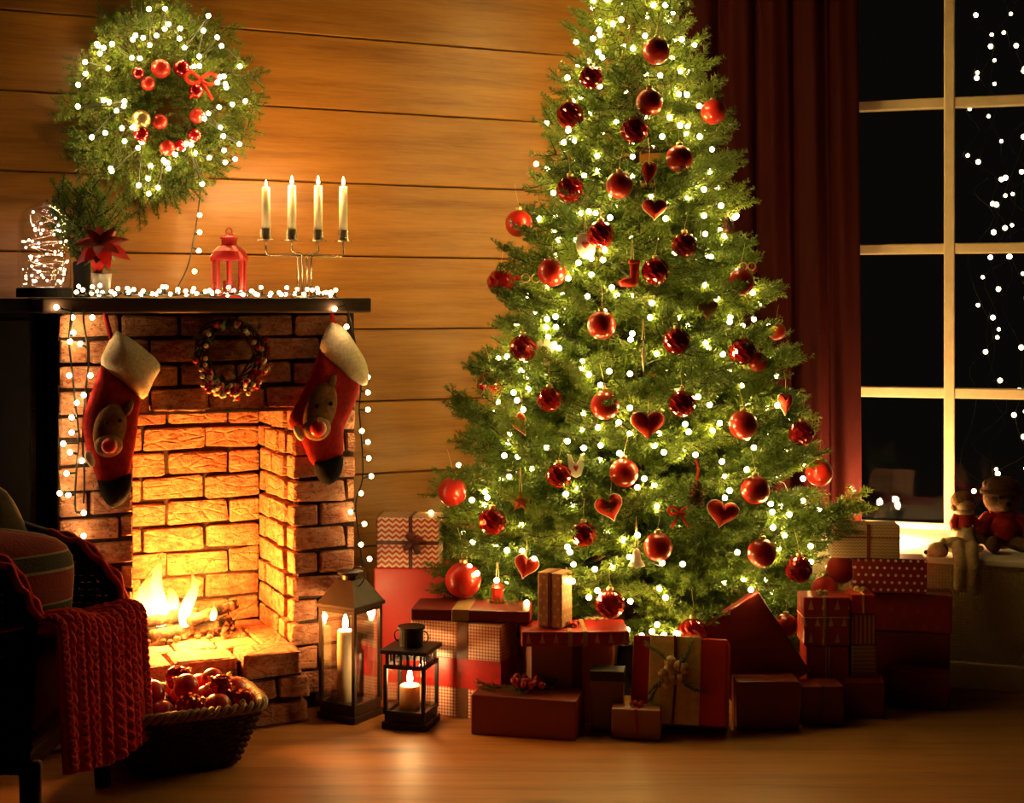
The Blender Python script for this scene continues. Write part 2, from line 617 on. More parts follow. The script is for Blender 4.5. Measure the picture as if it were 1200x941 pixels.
fp = thing('fireplace', 'rustic red brick fireplace with dark wooden mantel shelf', 'fireplace', (H0.x, H0.y, 0), TH)
m = MB()
DEP = WALL_Y - 0.005
m.box(((x_l + x_ol) / 2, (FY + 0.02 + DEP) / 2, ZB / 2), (x_ol - x_l - 0.004, DEP - FY - 0.02, ZB))
m.box(((x_or + x_r) / 2 + 0.012, (FY + 0.02 + DEP) / 2, ZB / 2), (x_r - x_or - 0.028, DEP - FY - 0.02, ZB))
m.box(((x_ol + x_or) / 2, (FY + 0.02 + DEP) / 2, (ZO + 0.02 + ZB) / 2), (x_or - x_ol + 0.01, DEP - FY - 0.02, ZB - ZO - 0.02))
m.box(((x_ol + x_or) / 2, (FY + BOXD + 0.02 + DEP) / 2, ZO / 2), (x_or - x_ol + 0.01, DEP - FY - BOXD - 0.02, ZO + 0.04))
m.box(((x_ol + x_or) / 2, (FY + DEP) / 2, (HT - 0.02) / 2), (x_or - x_ol + 0.01, DEP - FY - 0.02, HT - 0.02))
m.build('mortar_core', M_mortar, fp)

GAP = 0.011


def course(x0, x1, z, hgt, L, phase, y, depth, sink=0.0):
    x = x0 - phase * L
    while x < x1 - 0.015:
        a, b = max(x, x0), min(x + L, x1)
        if b - a > 0.028:
            d = random.uniform(-0.004, 0.005)
            brick(fp, ((a + b) / 2, y + depth / 2 + d, z + hgt / 2), (b - a - GAP, depth, hgt - GAP))
        x += L


BL = 0.165
for r in range(17):
    z = ZB - (r + 1) * CO
    if z < -0.02: break
    h = CO
    if z < 0: h += z; z = 0
    ph = 0.5 if r % 2 else 0.0
    if r < 4:
        course(x_l, x_r, z, h, BL, ph, FY, 0.05)
    else:
        course(x_l, x_ol, z, h, BL, ph, FY, 0.07)
        course(x_or, x_r, z, h, BL, 0.5 - ph, FY, 0.07)
# firebox back
CB = 0.0765
z = HT - 0.01; r = 0
while z < ZO:
    h = min(CB, ZO + 0.015 - z)
    if h > 0.02:
        course(x_ol - 0.005, x_or + 0.005, z, h, 0.19, 0.5 if r % 2 else 0.12, FY + BOXD, 0.04)
    z += CB; r += 1
# firebox right and left cheeks
for r in range(4, 14):
    z = ZB - (r + 1) * CO
    if z < HT - 0.04: break
    for side, xx in ((1, x_or), (-1, x_ol)):
        y = FY + 0.075 - (0.08 if r % 2 else 0.0)
        while y < FY + BOXD - 0.01:
            a, b = max(y, FY + 0.072), min(y + 0.15, FY + BOXD)
            if b - a > 0.03:
                brick(fp, (xx + side * (0.02 + random.uniform(-0.003, 0.003)), (a + b) / 2, z + CO / 2), (0.045, b - a - GAP, CO - GAP))
            y += 0.15
# lintel bar
m = MB(); m.box(((x_ol + x_or) / 2, FY + 0.045, ZO - 0.002), (x_or - x_ol + 0.05, 0.09, 0.007))
m.build('lintel_bar', M_plain('iron_bar', (0.30, 0.24, 0.18), 0.5, 0.6), fp)
# hearth
hx0, hx1 = x_l - 0.05, lx(357, 0.0)
m = MB(); m.box(((hx0 + hx1) / 2 + 0.01, 0.075, 0.095), (hx1 - hx0 - 0.03, 0.11, 0.185)); m.build('hearth_core', M_mortar, fp)
for r in range(2):
    z = r * 0.068
    x = hx0 - (0.09 if r else 0.0)
    while x < hx1 - 0.01:
        a, b = max(x, hx0), min(x + 0.18, hx1 + 0.02)
        if b - a > 0.03: brick(fp, ((a + b) / 2, 0.033 + random.uniform(-0.003, 0.003), z + 0.035), (b - a - GAP, 0.06, 0.068 - GAP))
        x += 0.18
x = hx1
while x > hx0:
    L = 0.185
    brick(fp, (x - L / 2, 0.055, HT - 0.036), (L - GAP * 1.3, 0.125, 0.068))
    x -= L
x = x_ol
while x < x_or - 0.02:
    b = min(x + 0.12, x_or)
    brick(fp, ((x + b) / 2, FY + 0.06, HT - 0.036), (b - x - GAP, 0.11, 0.064))
    brick(fp, ((x + b) / 2, FY + 0.175, HT - 0.036), (b - x - GAP, 0.11, 0.064))
    brick(fp, ((x + b) / 2, FY + 0.29, HT - 0.036), (b - x - GAP, 0.11, 0.064))
    x += 0.12
# mantel
M_mantel = wood_mat('mantel_dark_wood', ((0.035, 0.018, 0.010), (0.075, 0.038, 0.019), (0.12, 0.062, 0.03)), 4.0, 0.5, 'x', 0.3, 0.2)
mx0, mx1 = x_l - 0.055, lx(436, 0.03)
m = MB(); m.box(((mx0 + mx1) / 2, (0.03 + DEP) / 2, MT - MTH / 2), (mx1 - mx0, DEP - 0.03, MTH - 0.002))
m.build('mantel_shelf', M_mantel, fp, bevel=0.006)

# ------------------------------------------------------------------ fire
fx = (x_ol + x_or) / 2
fire = thing('log_fire', 'blazing log fire in the brick firebox', 'fire', (0, 0, 0))
fire.location = wpt(lx(205, FY + 0.17), FY + 0.17, HT + 0.0005); fire.rotation_euler = (0, 0, TH)
t = NT('charred_log')
n = t.noise(t.mapping(t.coord(), (20, 20, 20)), 2.0, 6.0)
em = t.ramp(n, [(0.52, (0, 0, 0)), (0.62, (0.9, 0.12, 0.01)), (0.75, (1.0, 0.45, 0.08))])
p = t.pr(t.ramp(n, [(0.4, (0.012, 0.010, 0.009)), (0.6, (0.10, 0.05, 0.025))]), 0.9, 0.0, t.bump(n, 0.8, 0.01))
t.set(p.inputs['Emission Color'], em); p.inputs['Emission Strength'].default_value = 0.8
M_char = t.m
for k, (a, b, r) in enumerate([((-0.13, 0.02, 0.022), (0.13, -0.01, 0.022), 0.022), ((-0.08, -0.06, 0.021), (0.17, 0.05, 0.02), 0.02),
                               ((-0.10, -0.035, 0.06), (0.07, 0.03, 0.062), 0.019), ((0.03, -0.05, 0.055), (0.19, 0.03, 0.075), 0.016)]):
    a = Vector(a); b = Vector(b)
    pts = [a.lerp(b, i / 9) + Vector((0, random.uniform(-0.004, 0.004), random.uniform(-0.002, 0.002))) for i in range(10)]
    m = MB(); m.tube(pts, [r * random.uniform(0.85, 1.1) for _ in pts], 10); m.build('log', M_char, fire, smooth=True)
t = NT('glowing_embers')
n = t.noise(t.coord(), 60.0, 4.0)
p = t.pr((0.02, 0.015, 0.012), 0.95)
t.set(p.inputs['Emission Color'], t.ramp(n, [(0.45, (0, 0, 0)), (0.6, (1.0, 0.14, 0.01)), (0.8, (1.0, 0.5, 0.1))])); p.inputs['Emission Strength'].default_value = 1.0
M_ember = t.m
m = MB()
for k in range(46):
    a = random.uniform(0, 2 * PI); q = math.sqrt(random.random())
    rr = random.uniform(0.006, 0.013)
    m.ball((0.19 * q * math.cos(a), 0.085 * q * math.sin(a), rr * 0.7), rr, 6, 5, (1, 1, 0.7))
e = m.build('ember_bed', M_ember, fire); e['kind'] = 'stuff'
t = NT('flame')
g = t.xyz(t.coord('Generated'))[2]
col = t.ramp(g, [(0.0, (1.0, 0.62, 0.16)), (0.45, (1.0, 0.48, 0.08)), (1.0, (1.0, 0.20, 0.015))])
st = t.ramp(g, [(0.0, (1, 1, 1)), (0.55, (0.5, 0.5, 0.5)), (1.0, (0.08, 0.08, 0.08))])
e_ = t.n('ShaderNodeEmission', {'Color': col, 'Strength': t.math('MULTIPLY', st, 7.0)})
lw = t.n('ShaderNodeLayerWeight', {'Blend': 0.35})
tp = t.n('ShaderNodeBsdfTransparent')
fac = t.math('MULTIPLY', lw.outputs['Facing'], 0.9)
mxs = t.n('ShaderNodeMixShader', {0: fac, 1: e_.outputs[0], 2: tp.outputs[0]})
M_flame = t.surf(mxs.outputs[0])


def flame_mesh(h, r, lean, seed):
    rr = random.Random(seed)
    m = MB()
    pts = []; rad = []
    for i in range(14):
        q = i / 13
        pts.append((lean * q ** 1.6 + 0.1 * h * math.sin(q * 6 + seed) * q, 0.07 * h * math.sin(q * 5 + seed * 2) * q, h * q))
        rad.append(max(0.0008, r * (math.sin(PI * min(1, q * 0.86 + 0.14)) ** 0.8) * (1 - q * 0.45)))
    m.tube(pts, rad, 10)
    return m


for k, (x, y, z, h, r, le) in enumerate([(-0.085, -0.01, 0.045, 0.15, 0.034, 0.01), (-0.045, 0.0, 0.04, 0.20, 0.036, -0.015), (-0.115, 0.01, 0.04, 0.11, 0.026, 0.0),
                                        (0.022, -0.03, 0.035, 0.16, 0.022, 0.028), (-0.01, 0.02, 0.05, 0.10, 0.024, 0.01), (0.10, -0.045, 0.05, 0.045, 0.012, 0.01)]):
    m = flame_mesh(h, r, le, k + 1); m.build('flame', M_flame, fire, smooth=True, loc=(x, y, z))
lamp('fire_light', (-0.04, -0.06, 0.15), FIRE_W, (1.0, 0.36, 0.06), 0.06, fire)
lamp('fire_light', (0.05, -0.06, 0.09), FIRE_W * 0.35, (1.0, 0.33, 0.05), 0.04, fire)

# ================================================================== fir foliage and lights
def needle_mat(name, c0, c1, trans=0.45):
    t = NT(name)
    oi = t.n('ShaderNodeObjectInfo').outputs['Random']
    n = t.noise(t.coord(), 18.0, 2.0)
    c = t.mix(t.math('MULTIPLY', t.math('ADD', n, oi), 0.5), c0, c1)
    d = t.n('ShaderNodeBsdfPrincipled', {'Base Color': c, 'Roughness': 0.42})
    tl = t.n('ShaderNodeBsdfTranslucent', {'Color': c})
    mx = t.n('ShaderNodeMixShader', {0: trans, 1: d.outputs[0], 2: tl.outputs[0]})
    return t.surf(mx.outputs[0])


M_needle = needle_mat('fir_needles', (0.038, 0.088, 0.012), (0.19, 0.27, 0.032), 0.40)
M_bark = M_plain('fir_bark', (0.07, 0.04, 0.02), 0.9, 0.0, 0.3, 60.0, 0.5)
M_wire = M_plain('light_cable', (0.012, 0.016, 0.010), 0.6, 0.0, 0.1, 40.0, 0.05)


def twig_needles(pts, dens, nl, nw, rs, V, T, taper=0.5):
    """needles along a polyline; V,T lists get verts/tris"""
    pts = np.asarray(pts)
    seg = np.diff(pts, axis=0)
    ln = np.linalg.norm(seg, axis=1)
    tot = ln.sum()
    n = max(4, int(tot * dens))
    cum = np.concatenate([[0], np.cumsum(ln)])
    s = np.sort(rs.uniform(0, tot, n))
    idx = np.clip(np.searchsorted(cum, s, side='right') - 1, 0, len(ln) - 1)
    q = ((s - cum[idx]) / ln[idx])[:, None]
    base = pts[idx] + seg[idx] * q
    d = seg[idx] / ln[idx][:, None]
    ref = np.where(np.abs(d[:, 2:3]) < 0.9, np.array([[0, 0, 1.0]]), np.array([[1.0, 0, 0]]))
    e1 = np.cross(d, ref); e1 /= np.linalg.norm(e1, axis=1)[:, None]
    e2 = np.cross(d, e1)
    a = rs.uniform(0, 2 * PI, n)[:, None]
    o = e1 * np.cos(a) * 1.15 + e2 * np.sin(a) * 0.8
    fwd = rs.uniform(0.35, 0.95, n)[:, None]
    nd = o + d * fwd; nd /= np.linalg.norm(nd, axis=1)[:, None]
    L = nl * rs.uniform(0.7, 1.1, n)[:, None] * (1 - taper * (s / tot) ** 3)[:, None]
    w = np.cross(nd, rs.normal(size=(n, 3))); w /= np.linalg.norm(w, axis=1)[:, None]
    v0 = base + w * nw * 0.5; v1 = base - w * nw * 0.5
    mid = base + nd * L * 0.6
    v2 = mid - w * nw * 0.42; v3 = mid + w * nw * 0.42
    v4 = base + nd * L
    o0 = sum(len(x) for x in V)
    vs = np.stack([v0, v1, v2, v3, v4], 1).reshape(-1, 3)
    V.append(vs)
    b = o0 + np.arange(n)[:, None] * 5
    T.append(np.concatenate([b + np.array([[0, 1, 2]]), b + np.array([[0, 2, 3]]), b + np.array([[3, 2, 4]])]))


def branch_mesh(L, seed, dens=700, nl=0.023, nw=0.0029, sub=True, bare=0.25, width=0.42):
    """fir branch pointing along +x, lying in the xy plane, tip lifted a bit"""
    rs = np.random.default_rng(seed)
    V = []; T = []
    st = MB()
    N = 12
    sp = np.array([[L * i / N, 0.03 * L * math.sin(i * 0.7 + seed), -0.10 * L * math.sin(PI * i / N * 0.9) + 0.05 * L * (i / N) ** 2] for i in range(N + 1)])
    st.tube([tuple(p) for p in sp], [max(0.0012, 0.006 * (1 - 0.8 * i / N) * (L / 0.5) ** 0.5) for i in range(N + 1)], 5)
    k0 = int(N * bare)
    twig_needles(sp[k0:], dens, nl, nw, rs, V, T)
    nside = max(3, int(L / 0.040))
    for k in range(nside):
        q = bare * 0.8 + (0.97 - bare * 0.8) * (k + 0.5) / nside
        i = min(N - 1, int(q * N)); base = sp[i] + (sp[i + 1] - sp[i]) * (q * N - i)
        for sgn in (-1, 1):
            ang = math.radians(rs.uniform(38, 58)) * sgn
            tl = L * width * (1.0 - 0.72 * q) * rs.uniform(0.75, 1.2) + 0.025
            up = rs.uniform(-0.12, 0.34)
            dv = np.array([math.cos(ang), math.sin(ang), up])
            tp = np.array([base + dv * tl * u + np.array([0.25 * tl * u * u, 0, -0.10 * tl * math.sin(u * PI)]) for u in np.linspace(0, 1, 5)])
            st.tube([tuple(p) for p in tp], [0.0022, 0.002, 0.0017, 0.0013, 0.0008], 4, caps=False)
            twig_needles(tp, dens, nl, nw, rs, V, T)
            if sub and tl > 0.085:
                for u in (0.35, 0.62):
                    for s2 in (-1, 1):
                        a2 = ang + s2 * math.radians(rs.uniform(35, 55))
                        b2 = base + dv * tl * u
                        l2 = tl * rs.uniform(0.3, 0.45)
                        d2 = np.array([math.cos(a2), math.sin(a2), up + rs.uniform(-0.15, 0.35)])
                        t2 = np.array([b2 + d2 * l2 * w for w in (0, 0.5, 1.0)])
                        twig_needles(t2, dens, nl, nw, rs, V, T)
    nv = np.concatenate(V); nt = np.concatenate(T)
    me = bpy.data.meshes.new('branch')
    o = len(st.v)
    verts = np.concatenate([np.array(st.v), nv])
    faces = st.f + [tuple(r) for r in (nt + o).tolist()]
    me.from_pydata(verts.tolist(), [], faces)
    me.materials.append(M_needle); me.materials.append(M_bark)
    me.polygons.foreach_set('material_index', [1] * len(st.f) + [0] * len(nt))
    me.update()
    return me


_bulb = {}


def bulb_mesh(r, strength, col=WARM):
    k = (r, strength, col)
    if k not in _bulb:
        m = MB(); m.ball((0, 0, 0), r, 8, 6)
        _bulb[k] = m.mesh('bulb', [M_emit('bulb_%d_%d' % (int(strength * 10), int(col[1] * 1000 + col[2] * 10000)), col, strength)], True)
    return _bulb[k]


def string_lights(name, label, wire, bulbs, r=0.0055, strength=BULB, col=WARM, group=None, wr=0.0018, extra=None, wm=None, stubs=0.0):
    """wire: list of polylines in world space; bulbs: list of world points"""
    o0 = Vector(bulbs[0])
    root = thing(name, label, 'string lights', o0, 0.0, group)
    m = MB()
    for w in wire:
        m.tube([Vector(p) - o0 for p in w], wr, 4)
    if stubs:
        allp = [Vector(p) for w in wire for p in w]
        for b in bulbs:
            q = min(allp, key=lambda p: (p - Vector(b)).length)
            if (q - Vector(b)).length < stubs: m.tube([q - o0, q.lerp(Vector(b), 0.75) - o0], wr * 1.25, 5)
    m.build('cable', wm or M_wire, root)
    me = bulb_mesh(r, strength, col)
    for b in bulbs:
        b_ = put('bulb', me, root, Vector(b) - o0)
    if extra:
        m = MB()
        for b in extra: m.ball(Vector(b) - o0, r, 6, 4)
        e = m.build('far_bulbs', me.materials[0], root, smooth=True); e['kind'] = 'stuff'
    return root


def smooth_path(ctrl, n=8):
    """Catmull-Rom through ctrl"""
    P = [Vector(c) for c in ctrl]
    out = []
    for i in range(len(P) - 1):
        p0 = P[max(i - 1, 0)]; p1 = P[i]; p2 = P[i + 1]; p3 = P[min(i + 2, len(P) - 1)]
        for k in range(n):
            t = k / n
            out.append(0.5 * ((2 * p1) + (p2 - p0) * t + (2 * p0 - 5 * p1 + 4 * p2 - p3) * t * t + (3 * p1 - p0 - 3 * p2 + p3) * t ** 3))
    out.append(P[-1])
    return out


# ------------------------------------------------------------------ the tree
TC = Vector((X_at(744, 4.55), 4.55))


def tree_front(a, z):
    """the room side of the tree is a little flatter low down, where the gifts stand"""
    return 1.0 - (0.08 + 0.24 * max(0.0, min(1.0, (1.05 - z) / 0.35))) * max(0.0, -math.sin(a)) ** 2


def tree_R(z):
    """tree outline radius at height z"""
    if z < 0.5: return 0.575 + 0.047 * (z / 0.5)
    return max(0.03, 0.622 - 0.308 * (z - 0.5) - 0.02 * math.sin((z - 0.5) * 3.0))


def wall_clear(a):
    """how far a branch of azimuth a may reach before the timber wall"""
    d = Vector((math.cos(a), math.sin(a)))
    k = d.dot(VX)
    pw_ = (TC - H0).dot(VX)
    return (WALL_Y - 0.02 - pw_) / k if k > 0.05 else 9.0


tree = thing('christmas_tree', 'tall bushy decorated fir tree glowing with warm lights', 'tree', (TC.x, TC.y, 0))
m = MB(); m.tube([(0, 0, 0.02), (0.004, 0, 0.6), (-0.004, 0.003, 1.3), (0, 0, 2.0), (0, 0, 2.42)], [0.034, 0.030, 0.022, 0.012, 0.004], 10)
m.build('trunk', M_bark, tree, smooth=True)
m = MB(); m.lathe([(0.16, 0.0), (0.16, 0.02), (0.06, 0.035), (0.05, 0.12), (0.0, 0.12)], 24); m.build('stand', M_black, tree, smooth=False)
LENS = [0.14, 0.2, 0.28, 0.36, 0.44, 0.52, 0.62]
BM = {L: [branch_mesh(L, 10 * i + s) for s in range(3)] for i, L in enumerate(LENS)}
nb = 0
LV = 30
for lv in range(LV):
    q = lv / (LV - 1)
    z = 0.24 + (2.38 - 0.24) * q ** 0.97
    R = tree_R(z)
    cnt = int(round(8.0 + 6.0 * (R / 0.62)))
    a0 = lv * 2.39996
    for k in range(cnt):
        a = a0 + 2 * PI * k / cnt + random.uniform(-0.12, 0.12)
        # spend the branches on the room side of the tree
        if math.sin(a) > 0.45 and z < 2.1 and (k + lv) % 2: continue
        L = min(R * tree_front(a, z) * random.uniform(0.88, 1.07), wall_clear(a))
        if math.sin(a) < -0.25 and z < 0.36: L *= 0.86
        Ls = min(LENS, key=lambda u: abs(u - L))
        o = put('branch', random.choice(BM[Ls]), tree, (0.02 * math.cos(a), 0.02 * math.sin(a), z + random.uniform(-0.02, 0.02)))
        el = math.radians(random.uniform(-6, 12) + 22 * max(0, q - 0.55) / 0.45 + (-4 if q < 0.1 else 4))
        o.rotation_mode = 'XYZ'
        o.rotation_euler = (Matrix.Rotation(a, 3, 'Z') @ Matrix.Rotation(-el, 3, 'Y') @ Matrix.Rotation(random.uniform(-0.5, 0.5), 3, 'X')).to_euler()
        sc = L / Ls
        o.scale = (sc, sc, sc)
        nb += 1
for k in range(5):
    a = 2 * PI * k / 5
    o = put('branch', BM[0.14][k % 3], tree, (0, 0, 2.32)); o.rotation_euler = (Matrix.Rotation(a, 3, 'Z') @ Matrix.Rotation(-1.15, 3, 'Y')).to_euler()
    nb += 1
print('tree branches', nb)

def tree_pt(px, py, out=0.0):
    """point on the room side of the tree's surface seen at the pixel"""
    t = (px - 600.0) / F
    best = None
    for i in range(500):
        Y = 3.75 + i * 0.0022
        X = t * Y; Z = Z_at(py, Y)
        r = math.hypot(X - TC.x, Y - TC.y)
        if r <= tree_R(Z) * tree_front(math.atan2(Y - TC.y, X - TC.x), Z) * 0.96 + out: return Vector((X, Y, Z))
        if best is None or r - tree_R(Z) < best[0]: best = (r - tree_R(Z), Vector((X, Y, Z)))
    return best[1]


PHOTO_BULBS = [(766, 6), (728, 23), (702, 35), (695, 45), (701, 61), (742, 57), (756, 42), (799, 46), (665, 91), (666, 153), (641, 144), (776, 160), (797, 147), (820, 160), (701, 200), (780, 256),
               (825, 222), (845, 241), (655, 281), (690, 248), (715, 255), (717, 337), (666, 326), (693, 322), (660, 345), (641, 374), (651, 371), (640, 384), (723, 346), (762, 372), (741, 391), (764, 355),
               (840, 350), (882, 343), (849, 277), (863, 253), (847, 415), (900, 381), (597, 336), (576, 435), (584, 420), (587, 445), (606, 469), (613, 480), (602, 460), (594, 418), (611, 435), (619, 456),
               (591, 534), (607, 535), (595, 518), (665, 517), (663, 579), (682, 431), (690, 439), (725, 495), (726, 531), (714, 435), (701, 501), (818, 465), (803, 497), (807, 506), (767, 522), (778, 530),
               (755, 561), (846, 541), (835, 505), (815, 533), (911, 475), (942, 543), (941, 561), (855, 575), (747, 571), (905, 600), (925, 603), (960, 597), (906, 618), (950, 640), (800, 661), (780, 700),
               (764, 740), (778, 744), (792, 742), (752, 745), (806, 738), (770, 732), (700, 740), (735, 738), (850, 735), (660, 725), (550, 664), (559, 672), (594, 645), (582, 680), (626, 655), (665, 641), (668, 647), (697, 667), (717, 663), (690, 700), (671, 681),
               (505, 601), (553, 586), (571, 583), (700, 692), (871, 680), (880, 691), (731, 633), (747, 627), (684, 525), (676, 572), (642, 395), (655, 408), (693, 303), (678, 308), (905, 746), (636, 700), (905, 655)]

# tree lights: one cable wound from foot to tip
wire = []; front = []; back = []
turns = 21
NP = turns * 26
wp = []
for i in range(NP + 1):
    q = i / NP
    z = 0.25 + 2.07 * q ** 0.90
    a = 2 * PI * turns * q
    rr = tree_R(z) * (0.82 + 0.10 * math.sin(i * 1.7) + random.uniform(-0.08, 0.05))
    rr = min(rr * tree_front(a, z), wall_clear(a) - 0.03)
    wp.append(Vector((TC.x + rr * math.cos(a), TC.y + rr * math.sin(a), z + 0.035 * math.sin(i * 2.3) + random.uniform(-0.02, 0.02))))
acc = 0.0
for i in range(NP):
    d = (wp[i + 1] - wp[i]).length
    acc += d
    if acc > 0.068:
        acc = random.uniform(-0.02, 0.012)
        p = wp[i + 1]
        dirc = Vector((p.x - TC.x, p.y - TC.y, 0)).normalized()
        b = p + dirc * random.uniform(-0.02, 0.045) + Vector((0, 0, random.uniform(-0.015, 0.02)))
        if dirc.y < 0.30: front.append(b)
        elif (i % 2) == 0 or dirc.x < 0.1: back.append(b)
random.Random(3).shuffle(front)
marked = [tree_pt(px, py, 0.03 if py < 735 else -0.02) for px, py in PHOTO_BULBS]
front, more_ = marked + front[:300 - len(marked)], front[300 - len(marked):]
more_ = more_[:60]
print('tree bulbs', len(front), len(more_), len(back))
string_lights('tree_lights', 'long cable of warm fairy lights wound around the fir tree', [wp], front, 0.0076, TREE_BULB, (1.0, 0.67, 0.19), None, 0.0016, back + more_)

# ================================================================== ornaments on the tree
@cached
def M_bauble(kind):
    t = NT('bauble_' + kind)
    if kind == 'satin':
        p = t.pr((0.50, 0.016, 0.010), 0.30)
        p.inputs['Coat Weight'].default_value = 0.3
    elif kind == 'glitter':
        v = t.n('ShaderNodeTexVoronoi', {'Scale': 260.0, 'Vector': t.coord()})
        p = t.pr(t.mix(v.outputs['Color'], (0.30, 0.006, 0.006), (0.60, 0.02, 0.014)), 0.28, 0.55, t.bump(v.outputs['Distance'], 0.8, 0.003))
    else:
        p = t.pr((0.34, 0.005, 0.010), 0.10, 0.45)
        p.inputs['Coat Weight'].default_value = 0.8; p.inputs['Coat Roughness'].default_value = 0.05
    return t.m


M_cap = M_plain('ornament_cap', (0.75, 0.55, 0.25), 0.3, 0.9)
M_thread = M_plain('gold_thread', (0.65, 0.48, 0.22), 0.6)
_bm = {}


def bauble_meshes(kind):
    if kind in _bm: return _bm[kind]
    m = MB()
    if kind == 'satin':
        m.ball((0, 0, 0), 1.0, 28, 18)
    elif kind == 'glitter':
        m.ball((0, 0, 0), 1.0, 28, 18)
    else:   # dimpled, faceted glass
        nn, mm = 20, 13
        m.ball((0, 0, 0), 1.0, nn, mm)
        m.v = [(x * (1 + 0.055 * math.cos(10 * math.atan2(y, x) + (8 * z))), y * (1 + 0.055 * math.cos(10 * math.atan2(y, x) + (8 * z))), z) for x, y, z in m.v]
    body = m.mesh('ball', [M_bauble(kind)], kind != 'faceted')
    m = MB(); m.lathe([(0.24, 0.93), (0.24, 1.16), (0.20, 1.19), (0.0, 1.19)], 14)
    m.tube([(0.09 * math.cos(a), 0, 1.26 + 0.09 * math.sin(a)) for a in [k * PI / 5 for k in range(10)]], 0.022, 5, True)
    cap = m.mesh('cap', [M_cap], True)
    m = MB(); m.tube([(0, 0, 1.34), (0.06, 0.15, 2.0), (0.0, 0.4, 2.9)], 0.016, 4)
    _bm[kind] = (body, cap, m.mesh('thread', [M_thread]))
    return _bm[kind]


def bauble(p, r, kind, label, cat='bauble', group=None, hang=True, rot=None):
    root = thing('bauble', label, cat, p, random.uniform(0, 6.28), group)
    if rot is not None: root.rotation_euler = rot
    root.scale = (r, r, r)
    b, c, th = bauble_meshes(kind)
    put('ball', b, root); put('cap', c, root)
    if hang: put('thread', th, root)
    return root


B = [(769, 60, 's', 15), (693, 91, 'f', 13), (761, 120, 's', 15), (668, 135, 'f', 15), (743, 153, 'f', 15), (796, 186, 's', 15), (836, 131, 's', 14), (726, 217, 's', 15),
     (668, 222, 'f', 15), (608, 262, 's', 15), (704, 275, 'f', 15), (647, 319, 's', 16), (587, 331, 'f', 15), (768, 318, 'f', 15), (802, 287, 'f', 14), (868, 331, 's', 15),
     (705, 381, 's', 16), (793, 400, 'f', 15), (870, 412, 'f', 15), (613, 408, 'f', 15), (575, 452, 'f', 15), (644, 468, 'f', 14), (709, 475, 's', 16),
     (799, 473, 'f', 15), (871, 498, 's', 16), (939, 508, 'f', 14), (960, 554, 's', 15), (655, 557, 'f', 14), (731, 554, 's', 16), (885, 574, 's', 16), (577, 611, 'f', 15),
     (530, 576, 's', 16), (684, 626, 'f', 14), (771, 641, 's', 16), (893, 648, 's', 16), (936, 667, 'f', 15), (715, 708, 'f', 16), (812, 741, 'f', 16), (921, 733, 's', 13),
     (985, 667, 'g', 16), (966, 691, 'g', 15), (543, 680, 's', 20), (888, 424, 's', 11), (910, 388, 's', 10), (848, 605, 's', 0)]
KN = {'s': 'satin', 'f': 'faceted', 'g': 'glitter'}
DESC = {'s': 'smooth satin red bauble', 'f': 'dark red faceted bauble', 'g': 'glittery red bauble'}
groups_ = {}
for b in B:
    if b[3] == 0: continue
    side = 'left' if b[0] < 690 else ('middle' if b[0] < 805 else 'right')
    groups_.setdefault((b[2], side), []).append(b)
for (k, side), lst in groups_.items():
    lst.sort(key=lambda q: q[1])
    where = {'left': "on the tree's left flank", 'middle': "on the tree's middle front", 'right': "on the tree's right flank"}[side]
    for i, (px, py, _, rp) in enumerate(lst):
        p = tree_pt(px, py, 0.035)
        r = rp / F * p.y * 1.06
        lab = '%s %s, %s' % (DESC[k], where, 'topmost such one' if i == 0 else ('lowest such one' if i == len(lst) - 1 else ORD[i + 1] + ' such from the top'))
        bauble(p, r, KN[k], lab, 'bauble', 'red baubles on the fir tree')

# felt hearts
M_felt = M_plain('red_felt', (0.52, 0.03, 0.016), 0.85, 0.0, 0.2, 90.0, 0.4)
M_cream = M_plain('cream_edging', (0.80, 0.70, 0.50), 0.8, 0.0, 0.1, 90.0, 0.3)


def heart_poly(n=32, s=1.0):
    out = []
    for k in range(n):
        t_ = 2 * PI * k / n
        out.append((s * 16 * math.sin(t_) ** 3 / 17.0, s * (13 * math.cos(t_) - 5 * math.cos(2 * t_) - 2 * math.cos(3 * t_) - math.cos(4 * t_) + 2.5) / 17.0))
    return out[::-1]


HEARTS = [(767, 246, 15, 14, 0, 'red felt heart high on the tree below two satin baubles'), (759, 499, 21, 19, 0, "big red felt heart in the middle of the tree's front"),
          (715, 596, 17, 18, -18, 'red felt heart tilted, lower middle of the tree'), (846, 603, 20, 18, 12, 'plump red felt heart with pine cone, lower right of the tree'),
          (610, 498, 9, 16, -25, "narrow red felt heart turned edgeways on the tree's left flank"), (760, 204, 9, 17, 8, 'slim red heart with pale edging near the tree top'),
          (616, 665, 15, 16, 15, 'glossy red heart low on the left of the tree'), (920, 474, 9, 15, 0, "small red heart on the tree's right edge beside a bulb")]
for px, py, w, h, rot, lab in HEARTS:
    p = tree_pt(px, py, 0.035)
    k = p.y / F
    root = thing('heart_ornament', lab, 'heart ornament', p, 0.0, 'hearts on the fir tree')
    R_ = Matrix.Rotation(math.radians(rot), 3, 'Y')
    m = MB(); m.puffy([(x * w * k, z * h * k) for x, z in heart_poly()], 0.020, cen=(0, 0.05 * h * k), R=R_); m.build('heart', M_felt, root, smooth=True)
    hp = [R_ @ Vector((x * w * k * 1.01, 0, z * h * k * 1.01)) for x, z in heart_poly()]
    m = MB(); m.tube(hp, 0.0022, 5, True); m.build('edging', M_cream, root, smooth=True)
    m = MB(); m.tube([(0, 0, 0.4 * h * k), (0.004, 0.01, h * k + 0.03), (0, 0.02, h * k + 0.06)], 0.001, 4); m.build('thread', M_thread, root)

